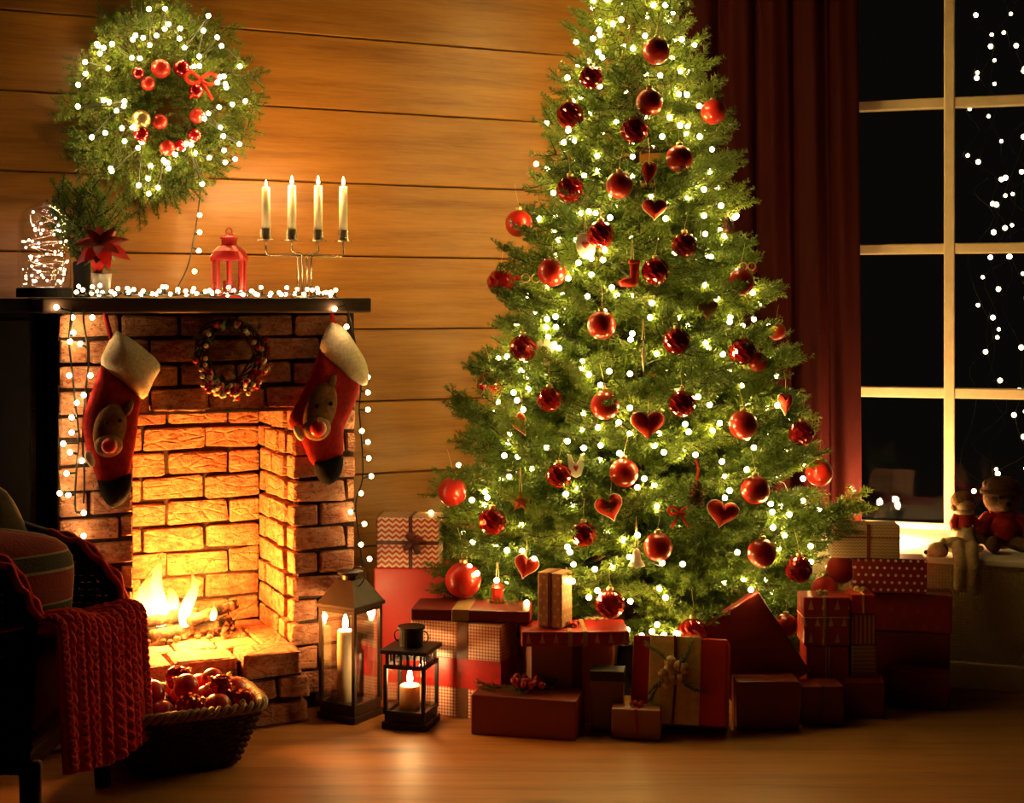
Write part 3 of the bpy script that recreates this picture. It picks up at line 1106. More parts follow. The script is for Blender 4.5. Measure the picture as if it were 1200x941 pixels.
# white wooden figures
M_whitewood = M_plain('white_painted_wood', (0.82, 0.76, 0.62), 0.6, 0.0, 0.08, 40.0, 0.1)
M_redp = M_plain('red_print', (0.45, 0.03, 0.02), 0.6)


def hung(name, label, cat, px, py, out=0.03):
    p = tree_pt(px, py, out)
    r = thing(name, label, cat, p)
    return r, p.y / F


def thread(root, z0, z1):
    m = MB(); m.tube([(-0.004, 0, z0), (0, 0.012, z1)], 0.001, 4); m.tube([(0.004, 0, z0), (0, 0.012, z1)], 0.001, 4)
    m.build('thread', M_thread, root)


r_, k = hung('egg_ornament', 'white wooden egg with small red heart, upper left of the tree', 'ornament', 686, 288)
ell = [(11 * k * math.cos(a), 16 * k * math.sin(a)) for a in [q * PI / 12 for q in range(24)]]
m = MB(); m.puffy(ell, 0.006, R=Matrix.Rotation(-0.25, 3, 'Y')); m.build('plaque', M_whitewood, r_, smooth=True)
m = MB(); m.puffy([(x * 4.5 * k, z * 5 * k) for x, z in heart_poly(20)], 0.003, c=(0, -0.006, 0)); m.build('heart', M_redp, r_, smooth=True)
thread(r_, 16 * k, 36 * k)
r_, k = hung('angel_ornament', 'flat white wooden angel with spread wings on the left of the tree', 'ornament', 641, 412)
poly = [(-3, -16), (3, -16), (5, -6), (7, 0), (12, 6), (11, 12), (6, 12), (4, 8), (4, 12), (2, 16), (-2, 16), (-4, 12), (-4, 8), (-6, 13), (-11, 12), (-12, 5), (-7, 0), (-5, -6)]
m = MB(); m.prism([(x * k, z * k) for x, z in poly], -0.004, 0.004); m.build('figure', M_whitewood, r_, bevel=0.001)
thread(r_, 15 * k, 44 * k)
r_, k = hung('cut_out_heart', 'white wooden heart with red centre beside a faceted bauble', 'ornament', 675, 545)
poly = [(0, -15), (6, -12), (9, -2), (10, 14), (6, 12), (2, 3), (0, 1), (-2, 3), (-6, 12), (-10, 13), (-9, -2), (-6, -12)]
m = MB(); m.prism([(x * k, z * k) for x, z in poly], -0.004, 0.004); m.build('plaque', M_whitewood, r_, bevel=0.001)
m = MB(); m.puffy([(x * 3 * k, -4 * k + z * 5 * k) for x, z in heart_poly(20)], 0.003, c=(0, -0.004, 0), cen=(0, -4 * k)); m.build('heart', M_redp, r_, smooth=True)
r_, k = hung('icicle_ornament', 'slim white icicle hanging in the middle of the tree', 'ornament', 754, 418)
m = MB(); m.lathe([(0.0005, -18 * k), (2.6 * k, 2 * k), (2.2 * k, 8 * k), (0.6 * k, 18 * k), (0.0004, 20 * k)], 10); m.build('icicle', M_whitewood, r_, smooth=True)
thread(r_, 20 * k, 44 * k)
r_, k = hung('bell_ornament', 'small white bell low in the middle of the tree', 'ornament', 746, 652)
m = MB(); m.lathe([(10 * k, -11 * k), (9 * k, -9 * k), (5.5 * k, -4 * k), (4.5 * k, 5 * k), (2 * k, 9 * k), (0.0003, 10 * k)], 18); b_ = m.build('bell', M_whitewood, r_, smooth=True)
m = MB(); m.ball((0, 0, -12 * k), 2.4 * k, 10, 8); m.build('clapper', M_thread, r_, smooth=True)
thread(r_, 10 * k, 46 * k)
r_, k = hung('boot_ornament', 'little red felt boot hanging in the upper middle of the tree', 'ornament', 741, 322)
poly = [(-14, -14), (6, -14), (8, -6), (8, 16), (-3, 16), (-3, -3), (-10, -4), (-16, -8)]
m = MB(); m.puffy([(x * k, z * k) for x, z in poly], 0.012, cen=(2 * k, -6 * k)); m.build('boot', M_felt, r_, smooth=True)
m = MB(); m.box((2.5 * k, 0, 15 * k), (13 * k, 0.022, 5 * k)); m.build('cuff', M_felt, r_, bevel=0.003)
thread(r_, 17 * k, 46 * k)
r_, k = hung('wooden_heart', 'plain brown wooden heart on the upper right of the tree', 'ornament', 829, 364)
m = MB(); m.puffy([(x * 13 * k, z * 14 * k) for x, z in heart_poly()], 0.006); m.build('heart', M_plain('stained_wood', (0.25, 0.12, 0.04), 0.6), r_, smooth=True)
thread(r_, 8 * k, 34 * k)
r_, k = hung('star_ornament', 'dull red straw star low on the left of the tree', 'ornament', 610, 588)
poly = [((13 if q % 2 == 0 else 6) * k * math.sin(q * PI / 5), (13 if q % 2 == 0 else 6) * k * math.cos(q * PI / 5)) for q in range(10)]
m = MB(); m.puffy(poly[::-1], 0.008); m.build('star', M_plain('dull_red_straw', (0.38, 0.09, 0.03), 0.8), r_, smooth=False)
thread(r_, 12 * k, 40 * k)
r_, k = hung('ring_ornament', 'pair of golden rings tied with red on the left of the tree', 'ornament', 622, 326)
for s in (-1, 1):
    m = MB(); m.tube([(s * 6 * k + 5 * k * math.cos(a), 0, 5 * k * math.sin(a)) for a in [q * PI / 8 for q in range(16)]], 0.0022, 6, True); m.build('ring', M_cap, r_, smooth=True)
m = MB(); m.ball((-16 * k, 0, 0), 3.5 * k, 10, 8); m.build('berry', M_felt, r_, smooth=True)
r_, k = hung('ring_ornament', 'pair of golden rings on red felt on the right of the tree', 'ornament', 876, 312)
for s in (-1, 1):
    m = MB(); m.tube([(s * 5 * k + 4.5 * k * math.cos(a), 0, 4.5 * k * math.sin(a)) for a in [q * PI / 8 for q in range(16)]], 0.0022, 6, True); m.build('ring', M_cap, r_, smooth=True)
m = MB(); m.puffy([(x * 10 * k, -4 * k + z * 10 * k) for x, z in heart_poly(24)], 0.006, c=(4 * k, 0.012, -2 * k)); m.build('felt', M_felt, r_, smooth=True)
# cones
M_cone = M_plain('pine_cone', (0.10, 0.048, 0.022), 0.8, 0.0, 0.4, 60.0, 0.3)


def pine_cone(root, c, L, Rm):
    m = MB()
    m.lathe([(0.0005, -L / 2), (Rm * 0.7, -L * 0.3), (Rm * 0.75, 0), (Rm * 0.4, L * 0.35), (0.0005, L / 2)], 10, c)
    n = 70
    for i in range(n):
        q = (i + 0.5) / n
        z = -L / 2 + L * q
        rr = Rm * (math.sin(PI * (q * 0.86 + 0.10)) ** 0.7)
        a = i * 2.39996
        d = Vector((math.cos(a), math.sin(a), 0)); w = Vector((-math.sin(a), math.cos(a), 0))
        b0 = Vector(c) + d * rr * 0.55 + Vector((0, 0, z + 0.1 * L * 0.3)); tip = Vector(c) + d * rr * 1.05 + Vector((0, 0, z - 0.05 * L))
        hw = Rm * 0.26
        m.add([b0 + w * hw * 0.6, b0 - w * hw * 0.6, tip - w * hw, tip + w * hw, tip + Vector((0, 0, -0.05 * L))], [(0, 1, 2, 3), (3, 2, 4)])
    return m.build('cone', M_cone, root)


r_, k = hung('pine_cone', 'brown pine cone with red ribbon on the lower right of the tree', 'pine cone', 817, 578)
pine_cone(r_, (0, 0, 0), 30 * k, 10 * k)
m = MB(); m.tube([(0, 0, 15 * k), (0.003, -0.004, 28 * k), (-0.004, 0, 42 * k)], 0.004, 6); m.build('ribbon', M_felt, r_)
r_, k = hung('pine_cone', 'small dark pine cone on the upper right of the tree', 'pine cone', 853, 264)
pine_cone(r_, (0, 0, 0), 20 * k, 7 * k)
r_, k = hung('red_lantern_ornament', 'tiny red lantern ornament at the lower left of the tree', 'ornament', 583, 694, 0.0)
m = MB(); m.lathe([(8 * k, -12 * k), (8 * k, -9 * k), (6.5 * k, -9 * k), (6.5 * k, 5 * k), (8 * k, 6 * k), (3 * k, 12 * k), (0.0004, 14 * k)], 6); m.build('body', M_plain('red_lacquer', (0.45, 0.02, 0.012), 0.3), r_)
thread(r_, 14 * k, 50 * k)
r_, k = hung('red_bow', 'small red ribbon bow between bulbs in the lower right of the tree', 'bow', 797, 600)
m = MB()
for s in (-1, 1):
    m.tube(smooth_path([(0, 0, 0), (s * 8 * k, -0.004, 6 * k), (s * 14 * k, 0, 2 * k), (s * 9 * k, 0.004, -3 * k), (0, 0, 0)], 5), 0.0045, 5)
    m.tube([(0, 0, 0), (s * 5 * k, 0, -10 * k), (s * 10 * k, 0, -18 * k)], 0.004, 5)
m.build('bow', M_felt, r_, smooth=True)

# ================================================================== on and around the mantel
def mantel_pt(px, y, z=MT):
    return wpt(lx(px, y), y, z)


# glass cloche with micro lights
Yd = 0.30
P = mantel_pt(52, Yd, MT + 0.0005)
k = P.y / F
dome = thing('glass_cloche', 'clear glass bell jar on black base at the left end of the mantel', 'glass jar', P)
R0 = 30 * k
m = MB(); m.lathe([(R0 * 1.05, 0), (R0 * 1.05, 10 * k), (R0 * 0.98, 11 * k), (0, 11 * k)], 32); m.build('base', M_black, dome)
t = NT('thin_glass')
lw = t.n('ShaderNodeLayerWeight', {'Blend': 0.25})
gl = t.n('ShaderNodeBsdfGlossy', {'Color': (1, 1, 1), 'Roughness': 0.02})
tr = t.n('ShaderNodeBsdfTransparent', {'Color': (0.97, 0.97, 0.97)})
mx = t.n('ShaderNodeMixShader', {0: t.math('MULTIPLY', lw.outputs['Facing'], 0.8), 1: tr.outputs[0], 2: gl.outputs[0]})
M_thin = t.surf(mx.outputs[0])
prof = [(R0 * 0.96, 11 * k), (R0, 14 * k), (R0, 82 * k)]
for q in range(1, 9):
    a = q / 8 * PI / 2
    prof.append((R0 * math.cos(a) if q < 8 else 0.0005, 82 * k + R0 * 0.98 * math.sin(a)))
m = MB(); m.lathe(prof, 40); m.build('glass_dome', M_thin, dome, smooth=True)
pts = []
n = 40
for i in range(n):
    q = i / (n - 1)
    a = i * 2.1 + random.uniform(-0.6, 0.6)
    rr = R0 * random.uniform(0.25, 0.86)
    pts.append(Vector((P.x + rr * math.cos(a), P.y + rr * math.sin(a), P.z + 17 * k + 84 * k * (0.12 + 0.88 * q) ** 1.0 * random.uniform(0.75, 1.02))))
cp = smooth_path(pts, 5)
low = [Vector((P.x + R0 * 0.8 * random.uniform(-1, 1) * 0.9, P.y + R0 * 0.6 * random.uniform(-1, 1), P.z + 11.5 * k + random.uniform(2, 14) * k)) for _ in range(9)]
string_lights('micro_lights', 'tangle of silver wire micro lights inside the glass bell jar', [cp], pts + low, 0.0028, BULB * 0.9, (1.0, 0.66, 0.46), None, 0.0011, None, M_plain('copper_wire', (0.85, 0.62, 0.48), 0.25, 0.9))

# dark vase with evergreen, and red poinsettia
Yv = 0.36
P = mantel_pt(96, Yv, MT + 0.0005); k = P.y / F
vase = thing('vase', 'tall black vase with evergreen sprigs and red berries behind bell jar', 'vase', P)
m = MB(); m.lathe([(9 * k, 0), (10 * k, 4 * k), (9.5 * k, 20 * k), (10.5 * k, 40 * k), (9 * k, 42 * k), (8 * k, 38 * k), (0, 38 * k)], 20); m.build('pot', M_black, vase, smooth=True)
SPR = [branch_mesh(0.20, 300 + s, 900, 0.018, 0.0026, False, 0.06, 0.42) for s in range(3)]
for i, (a, el) in enumerate([(0.2, 80), (2.4, 72), (4.3, 84), (5.6, 66), (1.2, 60), (3.3, 78), (0.9, 86), (5.0, 76)]):
    o = put('sprig', SPR[i % 3], vase, (0, 0, 36 * k)); o.scale = (1.15,) * 3
    o.rotation_euler = (Matrix.Rotation(a, 3, 'Z') @ Matrix.Rotation(-math.radians(el), 3, 'Y')).to_euler()
me = MB().ball((0, 0, 0), 0.006, 8, 6).mesh('berry', [M_bauble('satin')], True)
for i in range(26):
    q = random.uniform(0.3, 1.0)
    put('berry', me, vase, (random.uniform(-0.03, 0.05) * (0.5 + q), random.uniform(-0.04, 0.01), 36 * k + 0.19 * q))

P = mantel_pt(119, 0.20, MT + 0.0005); k = P.y / F
poin = thing('poinsettia', 'red poinsettia in a small grey pot on the mantel', 'potted plant', P)
m = MB(); m.lathe([(9 * k, 0), (11.5 * k, 26 * k), (12 * k, 28 * k), (10 * k, 28 * k), (9 * k, 22 * k), (0, 22 * k)], 24); m.build('pot', M_plain('grey_glaze', (0.20, 0.17, 0.14), 0.35), poin, smooth=True)
m = MB(); m.tube([(0, 0, 22 * k), (0.003, 0, 40 * k), (0.0, -0.01, 60 * k)], 0.003, 6); m.build('stem', M_plain('green_stem', (0.06, 0.14, 0.03), 0.6), poin)


def leaf_mesh(name, L, W, mat):
    m = MB(); vs = []; fs = []
    N = 7
    for i in range(N + 1):
        q = i / N
        w = W * math.sin(PI * (q ** 0.8)) * (1 - 0.2 * q) + 0.0004
        z = -0.25 * L * q * q
        vs += [(L * q, -w, z + 0.12 * w), (L * q, 0, z - 0.1 * w), (L * q, w, z + 0.12 * w)]
    for i in range(N):
        for j in (0, 1):
            fs.append((i * 3 + j, (i + 1) * 3 + j, (i + 1) * 3 + j + 1, i * 3 + j + 1))
    m.add(vs, fs)
    return m.mesh(name, [mat], True)


M_petal = M_plain('poinsettia_petal', (0.50, 0.012, 0.010), 0.55, 0.0, 0.25, 30.0, 0.1)
M_leaf = M_plain('green_leaf', (0.06, 0.16, 0.035), 0.5, 0.0, 0.25, 30.0, 0.1)
pet = leaf_mesh('petal', 0.075, 0.019, M_petal); lf = leaf_mesh('leaf', 0.055, 0.018, M_leaf)
for i in range(16):
    a = i * 2.39996; el = 40 - i * 4.5
    o = put('petal', pet, poin, (0, -0.012, 62 * k)); s = 0.75 + 0.036 * i
    o.scale = (s, s, s)
    o.rotation_euler = (Matrix.Rotation(0.9, 3, 'X') @ Matrix.Rotation(a, 3, 'Z') @ Matrix.Rotation(-math.radians(el), 3, 'Y')).to_euler()
for i in range(6):
    a = i * 1.1 + 0.3
    o = put('leaf', lf, poin, (0, 0, (38 + 3 * i) * k))
    o.rotation_euler = (Matrix.Rotation(a, 3, 'Z') @ Matrix.Rotation(0.25, 3, 'Y')).to_euler()

# red lantern
P = mantel_pt(268.5, 0.30, MT + 0.0005); k = P.y / F
rl = thing('red_lantern', 'small red metal lantern with domed roof on the mantel', 'lantern', P, 0.25)
M_redm = M_plain('red_enamel', (0.55, 0.02, 0.018), 0.32, 0.1, 0.08)
m = MB(); m.lathe([(20 * k, 0), (21 * k, 2 * k), (20 * k, 5 * k), (0, 5 * k)], 8); m.build('base', M_redm, rl)
for i in range(8):
    a = 2 * PI * i / 8
    m = MB(); m.tube([(18.5 * k * math.cos(a), 18.5 * k * math.sin(a), 4 * k), (18.5 * k * math.cos(a), 18.5 * k * math.sin(a), 46 * k)], 2.2 * k, 6); m.build('post', M_redm, rl)
for i in range(8):
    a = 2 * PI * (i + 0.5) / 8
    m = MB(); m.box((0, 0, 0), (0.001, 12 * k, 40 * k)); m.build('pane', M_thin, rl, loc=(17 * k * math.cos(a), 17 * k * math.sin(a), 25 * k), rot=(0, 0, a))
m = MB(); m.lathe([(19 * k, 43 * k), (22 * k, 44 * k), (22 * k, 47 * k), (19 * k, 54 * k), (12 * k, 60 * k), (9 * k, 61 * k), (9 * k, 68 * k), (10.5 * k, 68.5 * k), (10.5 * k, 70 * k), (7 * k, 72 * k), (4 * k, 75 * k), (0, 76 * k)], 24); m.build('roof', M_redm, rl, smooth=False)
m = MB(); m.tube([(3.5 * k * math.cos(a), 0, 78 * k + 3.5 * k * math.sin(a)) for a in [q * PI / 6 for q in range(12)]], 0.9 * k, 6, True); m.build('ring', M_redm, rl)
m = MB(); m.lathe([(7 * k, 5 * k), (7 * k, 20 * k), (0, 19 * k)], 16); m.build('candle', M_plain('red_wax', (0.5, 0.05, 0.03), 0.5), rl)

# candle flame shared
t = NT('candle_flame')
g = t.xyz(t.coord('Generated'))[2]
col = t.ramp(g, [(0.0, (1.0, 0.45, 0.10)), (0.4, (1.0, 0.72, 0.30)), (1.0, (1.0, 0.62, 0.20))])
e_ = t.n('ShaderNodeEmission', {'Color': col, 'Strength': 22.0})
M_cflame = t.surf(e_.outputs[0])
m = MB(); m.lathe([(0.0003, 0), (0.0045, 0.004), (0.0058, 0.010), (0.0042, 0.020), (0.0018, 0.028), (0.0002, 0.033)], 12)
FL = m.mesh('flame', [M_cflame], True)
t = NT('ivory_wax')
p = t.pr((0.85, 0.72, 0.50), 0.45)
p.inputs['Subsurface Weight'].default_value = 0.5; p.inputs['Subsurface Radius'].default_value = (0.03, 0.015, 0.006); p.inputs['Subsurface Scale'].default_value = 0.5
M_wax = t.m


def candle_flame(parent, p, s=1.0, power=CANDLE_W):
    o = put('flame', FL, parent, p); o.scale = (s, s, s)
    lamp('candle_light', (p[0], p[1], p[2] + 0.017 * s), power, (1.0, 0.56, 0.20), 0.012, parent)


# candelabra
Yc = 0.28
P = mantel_pt(357, Yc, MT + 0.0005); k = P.y / F
M_steel = M_plain('brushed_steel', (0.62, 0.50, 0.36), 0.25, 0.95, 0.05)
can = thing('candelabra', 'slim steel four-armed candelabra on the mantel', 'candelabra', P, TH)
m = MB(); m.lathe([(17 * k, 0), (17 * k, 2 * k), (15 * k, 3 * k), (0, 3 * k)], 28); m.build('base', M_steel, can)
cs = math.cos(TH)
for px, jx, zr, zc in ((315, -8, 49, 68), (343, -3, 52, 67), (372, 3, 52, 67), (400, 8, 49, 68)):
    x = (px - 357) * k / cs
    j = jx * k
    m = MB(); m.tube([(j, 0, 2 * k), (j, 0, zr * k - 2 * k), (j + math.copysign(3 * k, x), 0, zr * k), (x - math.copysign(3 * k, x), 0, zr * k), (x, 0, zr * k + 3 * k), (x, 0, zc * k)], 1.3 * k, 8); m.build('arm', M_steel, can, smooth=True)
    m = MB(); m.lathe([(0, 67 * k), (6.5 * k, 67 * k), (6.5 * k, 80 * k), (5.4 * k, 80 * k), (5.4 * k, 70 * k), (0, 70 * k)], 16, (x, 0, 0)); m.build('cup', M_steel, can)
    m = MB(); m.lathe([(10 * k, 66.2 * k), (10.3 * k, 67.5 * k), (0, 67.5 * k)], 20, (x, 0, 0)); m.build('drip_pan', M_steel, can)
names = ['outer candle on the left of the candelabra', 'inner left candle of the candelabra', 'inner right candle of the candelabra', 'outer candle on the right of the candelabra']
for i, (px, zt_, ln) in enumerate(((315, 128, -1), (343, 131, -0.6), (372, 132, -1.6), (400, 132, 1.8))):
    x = (px - 357) * k / cs
    base = P + Vector((UX.x * x, UX.y * x, 70.5 * k))
    c_ = thing('taper_candle', 'lit ivory taper, ' + names[i], 'candle', base, 0.0, 'tapers in the candelabra')
    hgt = (zt_ - 70.5) * k
    m = MB(); m.lathe([(5.2 * k, 0), (5.1 * k, hgt * 0.5), (4.7 * k, hgt - 0.002), (3.5 * k, hgt), (0, hgt - 0.002)], 16); m.build('wax', M_wax, c_, smooth=True)
    m = MB(); m.tube([(0, 0, hgt - 0.003), (0.0006, 0, hgt + 0.006)], 0.0008, 5); m.build('wick', M_black, c_)
    candle_flame(c_, (0, 0, hgt + 0.003), 0.85 if i else 0.6, CANDLE_W * 0.8)

# ------------------------------------------------------------------ big wreath on the wall
Yw = WALL_Y - 0.10
WC = wpt(lx(187, Yw), Yw, 0); WC.z = Z_at(122, WC.y)
k = WC.y / F
wre = thing('wreath', 'large fir wreath with red baubles on the timber wall', 'wreath', WC, TH)
RW, RH = 66 * k / cs, 84 * k
m = MB(); m.tube([(RW * 0.82 * math.cos(a), 0.04, RH * 0.78 * math.sin(a)) for a in [q * PI / 24 for q in range(48)]], 0.02, 8, True); m.build('ring', M_bark, wre)
WS = [branch_mesh(L, 400 + s, 900, 0.020, 0.0026, True, 0.05, 0.5) for s, L in enumerate((0.12, 0.14, 0.16))]
for i in range(150):
    a = 2 * PI * i / 150 * 3 + random.uniform(-0.1, 0.1)
    rr = random.uniform(0.55, 1.08)
    o = put('sprig', random.choice(WS), wre, (RW * rr * math.cos(a), random.uniform(-0.03, 0.03), RH * rr * math.sin(a)))
    tang = a + math.radians(random.choice((1, -1)) * random.uniform(8, 85))
    if random.random() < 0.36: tang = a + PI - random.uniform(-0.8, 0.8)
    s = random.uniform(0.70, 0.98) * (0.85 if abs(tang - a) > 2 else 1)
    o.scale = (s, s, s)
    R_ = Matrix.Rotation(-tang, 3, 'Y') @ Matrix.Rotation(random.uniform(-0.1, 0.5) * -1.0, 3, 'Z') @ Matrix.Rotation(random.uniform(0.8, 2.2), 3, 'X')
    o.rotation_euler = R_.to_euler()
for i, (px, py, rp, kd) in enumerate([(183, 85, 11, 's'), (170, 103, 8, 's'), (205, 83, 10, 'f'), (220, 108, 9, 'f'), (221, 137, 9, 's'), (182, 146, 9, 's'), (163, 145, 11, 'gold'), (190, 176, 9, 's'),
                                    (163, 162, 9, 'f'), (218, 160, 8, 'f'), (203, 172, 7, 'f'), (160, 92, 7, 'f')]):
    mat = M_cap if kd == 'gold' else M_bauble(KN[kd])
    m = MB(); m.ball((0, 0, 0), rp * k, 18, 12)
    m.build('bauble', mat, wre, smooth=True, loc=((px - 187) * k / cs, -0.075, (122 - py) * k))
m = MB()
for sx_, sz_ in ((-1, 0.6), (1, 0.9)):
    m.tube(smooth_path([(0, 0, 0), (sx_ * 0.03, -0.01, 0.02), (sx_ * 0.05, -0.02, 0), (sx_ * 0.025, -0.01, -0.015), (0, 0, 0)], 4), 0.006, 5)
    m.tube([(0, 0, 0), (sx_ * 0.02, -0.01, -0.035), (sx_ * 0.035, -0.01, -0.06)], 0.005, 5)
m.build('bow', M_felt, wre, smooth=True, loc=((224 - 187) * k / cs, -0.08, (122 - 95) * k))
# wreath lights
bl = []
r2 = random.Random(11)
for i in range(78):
    a = 2 * PI * i / 78 * 3 + r2.uniform(-0.15, 0.15)
    q = r2.uniform(0.62, 1.36)
    bl.append(WC + Vector((UX.x, UX.y, 0)) * (RW * q * math.cos(a)) - Vector((VX.x, VX.y, 0)) * r2.uniform(0.05, 0.12) + Vector((0, 0, RH * q * math.sin(a))))
# cable end hanging down to the mantel
tail = []
for px, py, y in ((236, 190, Yw - 0.03), (234, 232, Yw), (228, 275, Yw), (220, 312, 0.45), (206, 340, 0.38)):
    q = wpt(lx(px, y), y, 0); q.z = Z_at(py, q.y); tail.append(q)
tp = smooth_path(tail, 8)
tb = []
for px, py in ((234, 252), (234, 272), (233, 294), (228, 318)):
    q = wpt(lx(px, Yw - 0.02), Yw - 0.02, 0); q.z = Z_at(py, q.y); tb.append(q)
order = sorted(bl, key=lambda p: math.atan2(p.z - WC.z, (p - WC).dot(Vector((UX.x, UX.y, 0)))))
string_lights('wreath_lights', 'warm fairy lights woven through the wall wreath and trailing down', [smooth_path(order, 3), tp], bl + tb, 0.0070, BULB * 1.7, (1.0, 0.65, 0.22), None, 0.0022, None, None, 0.04)

# ------------------------------------------------------------------ mantel lights (lying along the shelf)
r3 = random.Random(5)
ml = []; mw = []
for i in range(66):
    px = 88 + (395 - 88) * i / 65 + r3.uniform(-6, 6)
    y = 0.055 + r3.uniform(0, 0.17)
    if 105 < px < 134 and y > 0.13: y = 0.08
    q = wpt(lx(px, y), y, MT + 0.007 + min(0.035, abs(r3.gauss(0, 0.010))))
    ml.append(q)
    mw.append(wpt(lx(px + r3.uniform(-8, 8), y), y + r3.uniform(-0.02, 0.02), MT + 0.003 + r3.uniform(0, 0.012)))
string_lights('mantel_lights', 'heap of warm fairy lights lying along the mantel shelf', [smooth_path(mw, 3)], ml, 0.0056, BULB, (1.0, 0.66, 0.28), None, 0.0024, None, None, 0.03)


def strand(name, label, ctrl, bulbs, y, r=0.0070, st=BULB, col=(1.0, 0.62, 0.26)):
    W = []
    for poly in ctrl:
        pp = []
        for c in poly:
            yy = c[2] if len(c) > 2 else y
            q = wpt(lx(c[0], yy), yy, 0); q.z = Z_at(c[1], q.y); pp.append(q)
        W.append(smooth_path(pp, 8))
    bb_ = []
    for c in bulbs:
        yy = c[2] if len(c) > 2 else y
        q = wpt(lx(c[0], yy), yy, 0); q.z = Z_at(c[1], q.y); bb_.append(q)
    return string_lights(name, label, W, bb_, r, st, col, None, 0.0026, None, None, 0.06)


strand('fairy_lights', 'fairy light strand hanging down the right edge of the fireplace',
       [[(392, 349, 0.08), (402, 353, 0.025), (410, 372, 0.02), (415, 395), (421, 425), (423, 455), (421, 480), (424, 520), (425, 560), (417, 590), (420, 625), (424, 655), (430, 685)]],
       [(388, 343, 0.06), (392, 362, 0.02), (406, 383, 0.03), (431, 442), (431, 460), (431, 480), (424, 505), (431, 518), (432, 537), (435, 558), (423, 578), (411, 600, 0.09), (427, 614), (423, 638), (433, 655), (413, 425)], 0.085)
strand('fairy_lights', 'tangled fairy light strand hanging down the left brick pillar',
       [[(84, 349, 0.06), (83, 372, 0.02), (81, 400), (84, 430), (88, 470), (92, 510), (90, 545), (88, 580), (89, 600)], [(100, 350, 0.06), (98, 375, 0.02), (104, 420), (99, 470), (97, 520), (99, 560), (98, 590)]],
       [(66, 360, 0.015), (85, 372), (108, 372), (82, 400), (94, 403), (81, 440), (106, 440), (98, 463), (90, 472), (108, 483), (84, 489), (84, 507), (82, 530), (96, 540), (78, 555), (80, 580), (98, 601), (70, 578), (86, 390), (74, 520), (98, 628), (76, 640)], 0.085)

# ------------------------------------------------------------------ stockings
M_sred = M_plain('stocking_red', (0.28, 0.008, 0.007), 0.8, 0.0, 0.25, 80.0, 0.5)
M_cuff = M_plain('cream_plush', (0.85, 0.74, 0.52), 0.95, 0.0, 0.15, 120.0, 0.8)
M_toe = M_plain('black_felt', (0.005, 0.005, 0.004), 0.9, 0.0, 0.2, 80.0, 0.4)
M_tan = M_plain('tan_plush', (0.17, 0.075, 0.025), 0.9, 0.0, 0.3, 90.0, 0.6)
M_tanl = M_plain('light_tan_plush', (0.30, 0.16, 0.06), 0.9, 0.0, 0.3, 90.0, 0.6)
M_nose = M_bauble('satin')


def poly_from(pts, cx, cy, k):
    return [((x - cx) * k / cs, (cy - y) * k) for x, y in pts]


def stocking(label, hook, strap, cuff, leg, toe, face, nose, ears, eyes):
    y = FY - 0.036
    P = wpt(lx(hook[0], y), y, 0); P.z = Z_at(hook[1], P.y)
    k = P.y / F
    s = thing('christmas_stocking', label, 'stocking', P, TH, 'stockings on the fireplace')
    cx, cy = hook
    m = MB(); m.puffy(poly_from(leg, cx, cy, k), 0.024); m.build('leg', M_sred, s, smooth=True)
    m = MB(); m.puffy(poly_from(cuff, cx, cy, k), 0.032); m.build('cuff', M_cuff, s, smooth=True)
    m = MB(); m.puffy(poly_from(toe, cx, cy, k), 0.025); m.build('toe', M_toe, s, smooth=True)
    m = MB(); m.tube([((x - cx) * k / cs, 0, (cy - yy) * k) for x, yy in strap], 0.007, 6); m.build('strap', M_sred, s, smooth=True)
    fx_, fy_ = face[0] - cx, cy - face[1]
    m = MB(); m.ball((fx_ * k / cs, -0.020, fy_ * k), 1.0, 18, 12, (face[2] * k, 0.018, face[3] * k), Matrix.Rotation(math.radians(face[4]), 3, 'Y')); f = m.build('face', M_tan, s, smooth=True)
    m = MB(); m.ball(((nose[0] - cx) * k / cs, -0.030, (cy - nose[1]) * k), 1.0, 18, 12, (nose[2] * 1.55 * k / cs, 0.016, nose[2] * 1.45 * k)); m.build('muzzle', M_tanl, f, smooth=True)
    m = MB(); m.ball(((nose[0] - cx) * k / cs, -0.043, (cy - nose[1]) * k), nose[2] * k, 18, 12, (1, 0.7, 1)); m.build('nose', M_nose, f, smooth=True)
    for e in eyes:
        m = MB(); m.ball(((e[0] - cx) * k / cs, -0.040, (cy - e[1]) * k), 2.6 * k, 10, 8); m.build('eye', M_toe, f, smooth=True)
    for e in ears:
        m = MB(); m.ball(((e[0] - cx) * k / cs, -0.024, (cy - e[1]) * k), 1.0, 12, 8, (5 * k, 0.006, 10 * k), Matrix.Rotation(math.radians(e[2]), 3, 'Y')); m.build('ear', M_tan if len(e) < 4 else M_cuff, f, smooth=True)
    # hook on the mantel edge
    return s


def dens(pts, n=4):
    q = smooth_path(list([(x, y, 0) for x, y in pts]) + [(pts[0][0], pts[0][1], 0)], n)
    return [(p.x, p.y) for p in q[:-1]][::-1]


